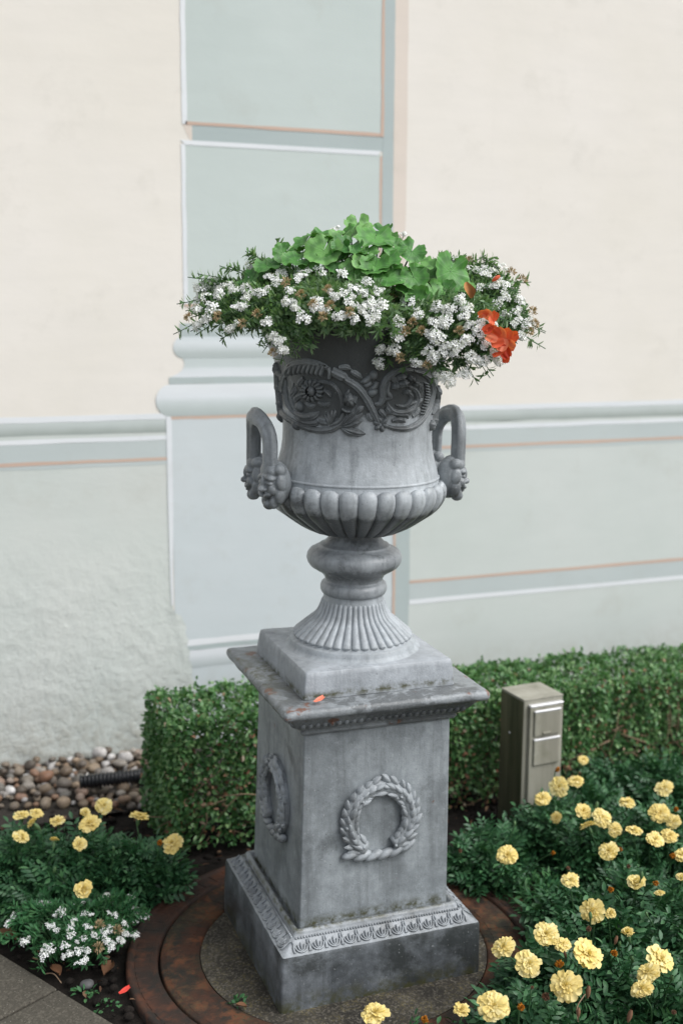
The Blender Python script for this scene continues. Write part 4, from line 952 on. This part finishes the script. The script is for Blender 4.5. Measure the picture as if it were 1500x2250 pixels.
weed('pair of seedlings beside the red petal', 235, 2205, .025, .014, 20, .005, (.008, .012))

# ------------------------------------------------------------------ sweet alyssum
M_AWHITE = leafmat('white alyssum petal', (.82, .83, .84, 1), (.87, .87, .88, 1), (.90, .90, .90, 1), .15, .7, .2)
M_AEYE = flat('alyssum eye', (.42, .46, .18, 1), .7)
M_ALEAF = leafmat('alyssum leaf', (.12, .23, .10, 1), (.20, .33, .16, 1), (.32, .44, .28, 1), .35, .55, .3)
M_ATAN = leafmat('dry seed head', (.36, .26, .15, 1), (.46, .34, .20, 1), (.52, .42, .28, 1), .15, .8, .2)
def cluster(seed, nfl, dome, rs, sq=.7):
    """head of four-petalled florets at uneven heights, some missing"""
    r = np.random.default_rng(seed); m = MB(); ga = pi * (3 - math.sqrt(5)); ex, ey = r.uniform(.75, 1.1), r.uniform(.75, 1.1)
    for i in range(nfl):
        if r.random() < .12: continue
        rr = math.sqrt((i + .5) / nfl) * r.uniform(.85, 1.15); a = i * ga + r.normal(0, .3); el = rr * dome
        nrm = unit(np.array([math.sin(el) * math.cos(a), math.sin(el) * math.sin(a), math.cos(el)]) + r.normal(0, .28, 3))
        c = np.array([math.sin(el) * math.cos(a) * ex, math.sin(el) * math.sin(a) * ey, sq * (math.cos(el) - .4)]) * (1 + r.normal(0, .11)); q = np.array(look(nrm, r.uniform(0, 6)).to_matrix())
        for p in range(4):
            t0 = p * pi / 2 + r.normal(0, .10); u = np.array([math.cos(t0), math.sin(t0), .0]); v = np.array([-math.sin(t0), math.cos(t0), 0]); s_ = rs * r.uniform(.75, 1.15); up_ = np.array([0, 0, r.uniform(-.05, .3) * s_])
            pts = [u * .10 * s_, u * .55 * s_ + v * .36 * s_ + up_ * .5, u * .95 * s_ + v * .26 * s_ + up_, u * 1.03 * s_ + up_, u * .95 * s_ - v * .26 * s_ + up_, u * .55 * s_ - v * .36 * s_ + up_ * .5]
            m.add([c + q @ w_ for w_ in pts], [(0, 5, 4, 3, 2, 1)], 0)
        e = .14 * rs; m.add([c + q @ np.array(w_) for w_ in ((e, 0, .07 * rs), (0, e, .07 * rs), (-e, 0, .07 * rs), (0, -e, .07 * rs))], [(0, 1, 2, 3)], 1)
        m.tube([c - nrm * .05 * rs, c * .35 - np.array([0, 0, .75])], .022, 3, 2)
    return m.mesh('flower_cluster', [M_AWHITE, M_AEYE, M_STEM], False)
CLR = [cluster(300 + k, 24 + 3 * (k % 3), 1.3, .34) for k in range(6)]        # round heads
CLL = [cluster(320 + k, 9 + k, 1.0, .44, .45) for k in range(6)]              # loose heads
def seedhead(seed):
    n = 60; d = rand_dirs(n); d[:, 2] = np.abs(d[:, 2]) * 1.2 - .2; d = unit(d)
    V, F = leafset(d * .25, d + rand_dirs(n) * .3, rand_dirs(n), RNG.uniform(.5, .9, n), RNG.uniform(.12, .22, n), 'spoon', .3, .2)
    return mesh('seed_head', V, F, M_ATAN)
SEED = [seedhead(k) for k in range(2)]
def ellips(x, y, C0, rx, ry, rz, k=1.0):
    """point on the front of the mound (axes: across, towards the viewer, up) along a sight line"""
    B = np.stack([RIGHT, -FWD, UP]); s = np.array([rx, ry, rz]) * k; o = B @ (CAM - C0) / s; d = B @ ray(x, y) / s
    a, b, c = d @ d, 2 * o @ d, o @ o - 1; D = b * b - 4 * a * c
    t_ = (-b - math.sqrt(D)) / (2 * a) if D > 0 else -b / (2 * a); return CAM + ray(x, y) * t_
def inside(x, y, poly):
    c = False; j = len(poly) - 1
    for i in range(len(poly)):
        (xi, yi), (xj, yj) = poly[i], poly[j]
        if (yi > y) != (yj > y) and x < (xj - xi) * (y - yi) / (yj - yi) + xi: c = not c
        j = i
    return c
POLY_L = [(420, 690), (428, 640), (470, 615), (520, 605), (560, 585), (620, 575), (700, 595), (760, 605), (850, 640), (862, 728), (800, 742), (720, 738), (650, 738), (620, 765), (590, 740), (500, 738), (460, 720), (430, 705)]
POLY_R = [(830, 640), (900, 620), (960, 640), (1040, 640), (1100, 660), (1150, 690), (1130, 760), (1100, 795), (1040, 815), (985, 830), (930, 795), (880, 795), (845, 795), (828, 750)]
POLY_B = [(960, 585), (1000, 570), (1060, 582), (1110, 592), (1150, 625), (1172, 690), (1170, 735), (1140, 770), (1080, 720), (1030, 640)]
def alyssum(label, base, clusters, tans, C0, rad, root, nleaf=20, extra=2, jit=24, round_=True, group=None, name='alyssum_plant', size=11.5, up=.5, leafL=(.014, .022), fill=(0,), minis=None):
    base = np.asarray(base, float); o = tag(empty(name, base), label, 'plant', group)
    LB, LD, LN = [], [], []; stems = MB()
    def shoot(p, nl):
        h = p - C0; b0 = root(p); mid = (b0 + p) / 2 + np.array([0, 0, .035]); c = crom([b0, mid, p - unit(h) * .004], 6); stems.tube(c - base, .0009, 4)
        T = unit(np.gradient(c, axis=0))
        for i in range(nl):
            s = .40 + .60 * random.random() ** .55; k = min(len(c) - 1, int(s * (len(c) - 1))); a = rand_dirs(1)[0]; a = unit(a - T[k] * (a @ T[k]))
            LB.append(c[k] + RNG.normal(0, .002, 3)); LD.append(a + T[k] * .75); LN.append(unit(T[k] - a * .3) + RNG.normal(0, .45, 3))
    for _ in range(fill[0]):
        while True:
            x, y = random.uniform(*fill[2]), random.uniform(*fill[3])
            if inside(x, y, fill[1]): break
        shoot(ellips(x, y, C0, *rad, random.uniform(.70, 1.0)), nleaf)
    for (x, y) in clusters:
        p = ellips(x, y, C0, *rad); shoot(p, nleaf)
        ax = unit(unit(p - C0) * .5 + UP * up + TOCAM(p) * .45 + RNG.normal(0, .15, 3)); dep = np.linalg.norm(p - CAM)
        put('flower_cluster', random.choice(CLR if round_ else CLL), o, p - base, look(ax, random.uniform(0, 6)), size * random.uniform(.70, 1.15) / FPX * dep)
        for _ in range(minis if minis is not None else 2 if round_ else 3):      # smaller heads beside it
            p_ = ellips(x + random.uniform(-14, 14), y + random.uniform(-12, 9), C0, *rad, .99); put('flower_cluster', random.choice(CLL), o, p_ - base, look(unit(ax + RNG.normal(0, .4, 3)), random.uniform(0, 6)), size * random.uniform(.45, .75) / FPX * dep)
        for _ in range(extra): q = ellips(x + random.gauss(0, jit), y + random.gauss(0, jit), C0, *rad, .94); shoot(q, nleaf)
    for (x, y) in tans:
        p = ellips(x, y, C0, *rad, 1.01); shoot(p, nleaf // 2); ax = unit(unit(p - C0) + UP * .4 + TOCAM(p) * .3)
        put('seed_head', random.choice(SEED), o, p - base, look(ax), 13 / FPX * np.linalg.norm(p - CAM))
    n = len(LB); V, F = leafset(np.array(LB) - base, np.array(LD), np.array(LN), RNG.uniform(*leafL, n), RNG.uniform(.0042, .0064, n), 'lance', .25, .25)
    f = put('foliage', mesh('foliage', V, F, M_ALEAF), o); f['kind'] = 'stuff'
    s = stems.obj('stems', M_STEM, o); s['kind'] = 'stuff'; return o
ax0 = UB + RmN @ np.array([0, 0, ZP + .70]); z = lambda L: [(400 + x / 1.875, 460 + y / 1.875) for x, y in L]
def urnroot(p):
    h = (p - ax0) * np.array([1, 1, 0]); r = np.linalg.norm(h); return ax0 + h / (r + 1e-6) * min(.19, r * .55) + np.array([0, 0, -.005])
LC = z([(75, 320), (125, 305), (180, 312), (290, 235), (270, 262), (60, 370), (95, 360), (125, 405), (65, 410), (105, 450), (60, 485), (200, 490), (265, 325), (265, 355), (240, 400), (350, 465), (425, 385), (440, 335), (405, 260), (365, 275), (610, 240), (570, 250), (640, 235), (660, 265), (480, 275), (510, 265), (545, 400), (585, 410), (555, 375), (500, 445), (465, 405), (685, 380), (625, 355), (700, 330), (740, 345), (360, 525), (395, 545), (405, 575), (390, 300), (325, 345), (150, 345), (215, 330), (760, 300), (660, 345), (770, 385), (800, 335), (795, 430), (745, 410), (820, 395), (715, 450), (775, 455), (640, 440)])
LT = z([(310, 430), (490, 350), (600, 330), (540, 390), (250, 470), (690, 420), (150, 440), (610, 395), (30, 445), (580, 440), (375, 590), (430, 300)])
EC = ax0 + np.array([0, 0, -.01])
alyssum('loose white alyssum with tan seed heads over the left and front urn rim', ax0, LC, LT, EC, (.375, .29, .15), urnroot, 24, 4, 26, False, 'alyssum in the urn', size=14.5, fill=(430, POLY_L, (415, 865), (570, 770)))
RC_ = z([(905, 325), (835, 350), (935, 378), (855, 408), (1050, 397), (1095, 415), (1140, 370), (1170, 415), (1085, 465), (1040, 465), (840, 480), (885, 465), (888, 520), (1050, 530), (1035, 515), (1165, 540), (1015, 575), (1070, 590), (1120, 585), (1185, 470), (1240, 465), (1225, 505), (1250, 560), (1190, 607), (1240, 625), (1305, 630), (1310, 530), (1275, 490), (865, 578), (815, 575), (815, 635), (978, 635), (1075, 690), (1170, 685), (1030, 610), (1290, 600), (970, 435), (1100, 705), (1210, 480), (1125, 560), (1160, 440), (900, 345)])
RT = z([(870, 370), (925, 500), (985, 500), (1010, 640), (900, 610), (1140, 500), (950, 465)])
E2 = ax0 + RIGHT * .19 - FWD * .10 + np.array([0, 0, -.045])
alyssum('white alyssum hanging over the right front of the urn with dense round flower heads', ax0, RC_, RT, E2, (.205, .17, .135), urnroot, 22, 3, 20, True, 'alyssum in the urn', size=15.5, fill=(220, POLY_R, (825, 1155), (615, 835)))
BC = z([(1080, 215), (1100, 225), (1130, 205), (1215, 245), (1240, 260), (1305, 230), (1275, 250), (1330, 310), (1290, 310), (1300, 395), (1385, 370), (1330, 360), (1320, 425), (1365, 470), (1420, 470), (1400, 520), (1180, 240), (1150, 232), (1225, 325), (1370, 420)])
BT = z([(1400, 290), (1440, 420), (1450, 470), (1355, 260), (1180, 215), (1430, 500)])
E3 = ax0 + RIGHT * .25 + FWD * .03 + np.array([0, 0, .0])
alyssum('white alyssum at the right back of the urn with thin bare seed stalks', ax0, BC, BT, E3, (.16, .14, .13), urnroot, 22, 4, 22, False, 'alyssum in the urn', size=12, fill=(190, POLY_B, (955, 1180), (565, 775)))
alyssum('two tall alyssum sprigs standing up behind the geranium leaves', ax0, z([(628, 85), (915, 100)]), [], ax0 + FWD * .06, (.30, .10, .185), urnroot, 6, 0, 5, True, 'alyssum in the urn', size=10)
# alyssum clump on the ground
g = lambda L: [(x / 2.679, 1600 + y / 2.679) for x, y in L]
GC = g([(85, 1100), (180, 1060), (145, 1130), (305, 1040), (245, 1030), (365, 1075), (450, 1040), (505, 1095), (440, 1125), (635, 990), (765, 995), (760, 1055), (675, 1030), (800, 1080), (850, 1105), (675, 1100), (725, 1140), (795, 1135), (515, 1165), (335, 1190), (305, 1160), (415, 1175), (650, 1170), (610, 1200), (555, 1215), (495, 1235), (415, 1215), (800, 1215), (735, 1205), (630, 1250), (380, 1280), (410, 1325), (300, 1295), (260, 1335), (515, 1310), (495, 1360), (150, 1255), (655, 1290), (465, 1310), (705, 1240), (50, 1150), (355, 1100), (785, 1060)])
gc = onz(172, 2065, .03); gb = np.array([gc[0], gc[1], -.01])
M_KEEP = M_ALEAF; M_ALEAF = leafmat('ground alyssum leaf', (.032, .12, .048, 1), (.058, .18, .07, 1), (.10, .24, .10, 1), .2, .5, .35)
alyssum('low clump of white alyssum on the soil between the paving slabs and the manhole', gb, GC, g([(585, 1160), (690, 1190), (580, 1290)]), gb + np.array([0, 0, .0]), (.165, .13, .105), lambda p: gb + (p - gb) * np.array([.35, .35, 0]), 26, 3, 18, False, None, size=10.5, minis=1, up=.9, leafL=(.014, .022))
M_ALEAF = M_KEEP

# ------------------------------------------------------------------ geranium
M_GLEAF = leafmat('geranium leaf', (.050, .185, .034, 1), (.105, .30, .058, 1), (.20, .42, .12, 1), .22, .48, .4, 'obj', True)
M_RED = leafmat('orange red petal', (.62, .06, .025, 1), (.80, .15, .065, 1), (.86, .28, .16, 1), .4, .55, .3, 'obj')
def gleaf(seed):
    r = random.Random(seed); na, nr_ = 85, 9; V = []; UVs = []
    p1, p2 = r.uniform(0, 6), r.uniform(0, 6); cup = r.uniform(.10, .32); wav = r.uniform(.08, .17); open_ = r.uniform(2.85, 3.1)
    for j in range(na):
        a = -open_ + 2 * open_ * j / (na - 1); u = j / (na - 1); lob = abs(math.cos(pi * (u * 7 - .5)))
        R = .86 + .09 * lob ** .7 + .028 * math.cos(u * 88 + p1) + r.uniform(-.008, .008); R *= 1 - .12 * (abs(a) / pi) ** 3
        for i in range(nr_):
            s = i / (nr_ - 1); rr = R * s
            zz = cup * rr * rr + .055 * s * s * math.cos(2 * pi * (u * 7)) * -1 + wav * s ** 3 * math.sin(a * 3 + p1) + .03 * s ** 4 * math.sin(a * 9 + p2)
            V.append((rr * math.sin(a), rr * math.cos(a), zz)); UVs.append((u, s))
    F = [(j * nr_ + i, (j + 1) * nr_ + i, (j + 1) * nr_ + i + 1, j * nr_ + i + 1) for j in range(na - 1) for i in range(nr_ - 1)]
    return mesh('leaf', V, F, M_GLEAF, True, None, UVs)
GL = [gleaf(500 + k) for k in range(7)]
ger = tag(empty('geranium_plant', ax0), 'green geranium with round scalloped leaves and orange red petals in the urn', 'plant')
leaves = [(575, 115, 135), (725, 80, 105), (790, 132, 145), (575, 187, 145), (668, 165, 115), (722, 172, 85), (455, 215, 110), (410, 190, 85), (345, 240, 100), (505, 140, 95), (845, 222, 120), (790, 245, 110), (938, 185, 105), (1000, 230, 100), (962, 292, 105), (1100, 278, 155), (1040, 345, 85), (1092, 345, 90), (735, 232, 80), (862, 288, 125), (990, 372, 110), (1165, 330, 90), (825, 92, 95), (640, 125, 90), (690, 105, 90), (285, 295, 90), (215, 400, 80), (205, 455, 75), (760, 195, 90), (875, 170, 95), (900, 250, 100), (530, 240, 90), (620, 225, 90), (700, 270, 110), (800, 300, 110), (930, 330, 90), (1060, 300, 90), (1130, 260, 90), (1225, 355, 70), (1210, 400, 60), (760, 110, 100), (470, 180, 70), (390, 235, 90), (320, 270, 80), (260, 320, 80), (980, 200, 80), (650, 190, 100), (840, 140, 100), (560, 150, 90), (1020, 270, 100)]
GE = ax0 + RIGHT * .0 + np.array([0, 0, .0]); stems = MB()
for k, (x, y, s) in enumerate(leaves):
    deep = .94 if 29 < k else 1.0 - .015 * random.random(); X, Y = z([(x, y)])[0]
    p = ellips(X, Y, GE, .30, .22, .203, deep); out = unit(p - GE)
    nrm = unit(UP * random.uniform(.35, .9) + out * .55 + TOCAM(p) * random.uniform(.25, .8) + RNG.normal(0, .27, 3))
    # leaf blades point away from the heart of the plant, mostly down and outward
    q = look(nrm); dn = unit(out * np.array([1, 1, .2]) - UP * .5 + RNG.normal(0, .35, 3)); lx = np.array(q.to_matrix().transposed() @ Vector(dn.tolist())); spin = math.atan2(-lx[0], lx[1])
    R = s / 1.875 / FPX * np.linalg.norm(p - CAM) * .62
    o = put('leaf', GL[k % 7], ger, p - ax0 - np.array(q @ Quaternion((0, 0, 1), spin) @ Vector((0, .25 * R, 0))), q @ Quaternion((0, 0, 1), spin), R)
    st = p - ax0 - np.array(q @ Quaternion((0, 0, 1), spin) @ Vector((0, .25 * R, 0))); b0 = urnroot(p) - ax0; stems.tube(crom([b0, (b0 + st) / 2 + np.array([0, 0, .01]) - out * .02, st], 4), .0018, 5)
o = stems.obj('leaf_stalks', M_STEM, ger); o['kind'] = 'stuff'
# fallen-over flower: separate petals, a bud
P = []
for s in np.linspace(0, 1, 6):
    w = .42 * (math.sin(pi * min(1, .12 + s * .66)) ** .7) if s < .98 else .25
    P.append([(w * q, s, .30 * s * s - .16 * (1 - q * q) * s + .06 * math.sin(q * 5 + 1) * s + .03 * math.sin(9 * q * s)) for q in np.linspace(-1, 1, 11)])
m = MB(); m.grid(np.array(P)); PET = m.mesh('red_petal', M_RED)
for k, (x, y, s, a) in enumerate([(1062, 688, 24, 1.6), (1072, 692, 26, .6), (1084, 697, 24, -.6), (1078, 704, 22, 2.6), (1072, 722, 24, 2.2), (1086, 728, 30, .9), (1100, 733, 32, .2), (1112, 738, 32, -.7), (1124, 742, 30, -1.3), (1118, 756, 30, -2.0), (1104, 758, 30, 2.9), (1092, 752, 28, 1.9), (1108, 772, 30, -2.6), (1096, 778, 26, 2.6), (1080, 744, 26, 1.3), (1112, 786, 22, 3.1)]):
    p = ellips(x, y, E2, .205, .17, .135, 1.11); n_ = unit(TOCAM(p) + RNG.normal(0, .28, 3)); q = look(n_) @ Quaternion((0, 0, 1), a); R = s / FPX * np.linalg.norm(p - CAM)
    put('red_petal', PET, ger, p - ax0 - np.array(q @ Vector((0, .5 * R, 0))), q, R)
p = ellips(1080, 618, E3, .16, .14, .13, 1.05); redbud = teardrop(M_RED, 'red_bud', .05); put('red_bud', redbud, ger, p - ax0, look(unit(RIGHT * .7 + UP * .5)), .013)
m = MB(); m.tube(crom([urnroot(p) - ax0, p - ax0 + np.array([-.03, 0, -.02]), p - ax0], 4), .0012, 5); m.obj('bud_stalk', M_STEM, ger)
M_DEADL = flat('dead orange leaf', (.50, .22, .07, 1), .7, .3, .25)
q = np.array([[(x_ * .5 + .12 * math.sin(y_ * 5), y_, .35 * x_ * x_ + .15 * math.sin(4 * y_)) for x_ in np.linspace(-1, 1, 6) * math.sin(pi * (.1 + .8 * y_))] for y_ in np.linspace(0, 1, 9)]); m = MB(); m.grid(q)
p = ellips(1036, 655, E2 + UP * .03, .205, .17, .15, 1.0); m.obj('dead_leaf', M_DEADL, ger, loc=p - ax0, rot=look(TOCAM(p), .3), scale=(.018, .032, .03))

# ------------------------------------------------------------------ small things lying about
M_PETRED = leafmat('fallen red petal', (.80, .06, .05, 1), (.85, .10, .07, 1), None, .2, .5, .3, 'obj')
M_PETPINK = leafmat('fallen coral petal', (.80, .20, .13, 1), (.85, .26, .17, 1), None, .2, .5, .3, 'obj')
def fallen(label, p, R, rz, mat, tilt=.15):
    m = MB(); m.grid(np.array(P) * np.array([.62, 1, .7])); o = m.obj('fallen_petal', mat, None, loc=p, rot=(tilt, .1, rz), scale=R); tag(o, label, 'petal'); return o
c = onz(690, 1546, .667); fallen('coral petal lying on the ledge of the pedestal cap below the urn plinth', c + np.array([0, 0, .004]), .026, -1.25, M_PETPINK, .1)
c = onz(262, 2188, 0); fallen('bright red petal lying on the dark soil beside the manhole ring', c + np.array([0, 0, .006]), .026, -1.35, M_PETRED)
t = NT('grey stone', .6); M_STONE = t.done(t.mix(t.noise(40, 4), (.06, .06, .062, 1), (.11, .11, .11, 1)), t.bump(t.noise(80, 4), .3, .003))
c = onz(192, 2163, .005); m = MB(); m.grid(sphere() * np.array([.016, .013, .010]) * (1 + .12 * vnoise(sphere().reshape(-1, 3), 3, 4).reshape(9, 14))[..., None], closed_v=True)
tag(m.obj('round_stone', M_STONE, None, loc=c), 'small dark grey round stone on the soil beside the slabs', 'stone')
M_LITTER = leafmat('leaf litter', (.05, .028, .018, 1), (.12, .06, .035, 1), (.22, .14, .085, 1), .05, .8, .2)
n = 1500; x = RNG.uniform(-.9, 1.6, n); y = RNG.uniform(-.9, .9, n); keep = ((x - CX) ** 2 + (y - CY) ** 2 > .505 ** 2) & ((np.stack([x, y], 1) - p0) @ np.array([.870, .492]) > .02); x, y = x[keep], y[keep]; n = len(x)
d = rand_dirs(n); d[:, 2] *= .25; V, F = leafset(np.stack([x, y, RNG.uniform(-.004, .012, n)], 1), d, np.array([0, 0, 1.0]) + rand_dirs(n) * .5, RNG.uniform(.008, .028, n), RNG.uniform(.004, .012, n), 'oval', .4, .3)
tag(put('leaf_litter', mesh('leaf_litter', V, F, M_LITTER)), 'brown leaf litter scattered on the soil of the bed', 'leaf litter', kind='stuff')
cl = MB(); r_ = random.Random(3); S8 = sphere(8, 6)
for k in range(2200):
    x, y = r_.uniform(-.95, 1.6), r_.uniform(-.9, .95)
    if (x - CX) ** 2 + (y - CY) ** 2 < .51 ** 2 or (np.array([x, y]) - p0) @ np.array([.870, .492]) < .015: continue
    s = r_.uniform(.003, .012); cl.grid(S8 * s * np.array([1, r_.uniform(.7, 1), .7]) * (1 + .25 * r_.random()) + np.array([x, y, r_.uniform(-.008, .002)]), closed_v=True)
tag(cl.obj('soil_clods', M_SOIL), 'dark crumbs of earth covering the flower bed', 'soil', kind='stuff')
def dead(label, x, y, L, rz, zc=.01):
    c = onz(x, y, zc); m = MB(); m.tube(crom([(-L / 2, 0, 0), (-L * .1, .006, .006), (L / 2, -.003, .002)], 4), [.0012] * 9, 5); tag(m.obj('dry_twig', M_TWIG, None, loc=c, rot=(0, 0, rz)), label, 'twig')
dead('thin orange brown twig lying across the corner of a paving slab', 118, 2150, .06, -1.0, .004)
dead('dry twig on the soil below the marigolds left of the pedestal', 375, 1905, .07, .5); dead('dry stalk among the marigold leaves at the lower right', 1275, 2215, .09, .9, .15)
M_DEADB = leafmat('dead brown leaf', (.11, .055, .03, 1), (.17, .085, .045, 1), None, .05, .7, .2, 'obj')
def deadleaf(label, x, y, L, rz):
    c = onz(x, y, .008); qq = np.array([[(x_ * .36 * math.sin(pi * (.08 + .86 * y_)), y_ - .5, .22 * x_ * x_ + .1 * math.sin(3 * y_)) for x_ in np.linspace(-1, 1, 5)] for y_ in np.linspace(0, 1, 8)]); m = MB(); m.grid(qq)
    tag(m.obj('dead_leaf', M_DEADB, None, loc=c, rot=(.15, .1, rz), scale=L), label, 'leaf')
deadleaf('curled brown dead leaf on the soil below the white alyssum clump', 238, 2130, .04, -.6); deadleaf('brown dead leaf beside the slab corner', 122, 2135, .035, .5); deadleaf('rust brown dead leaf at the left end of the alyssum clump', 15, 2060, .05, 1.0)
deadleaf('pale dead leaf beside the hole in the concrete', 530, 2212, .022, 1.2)
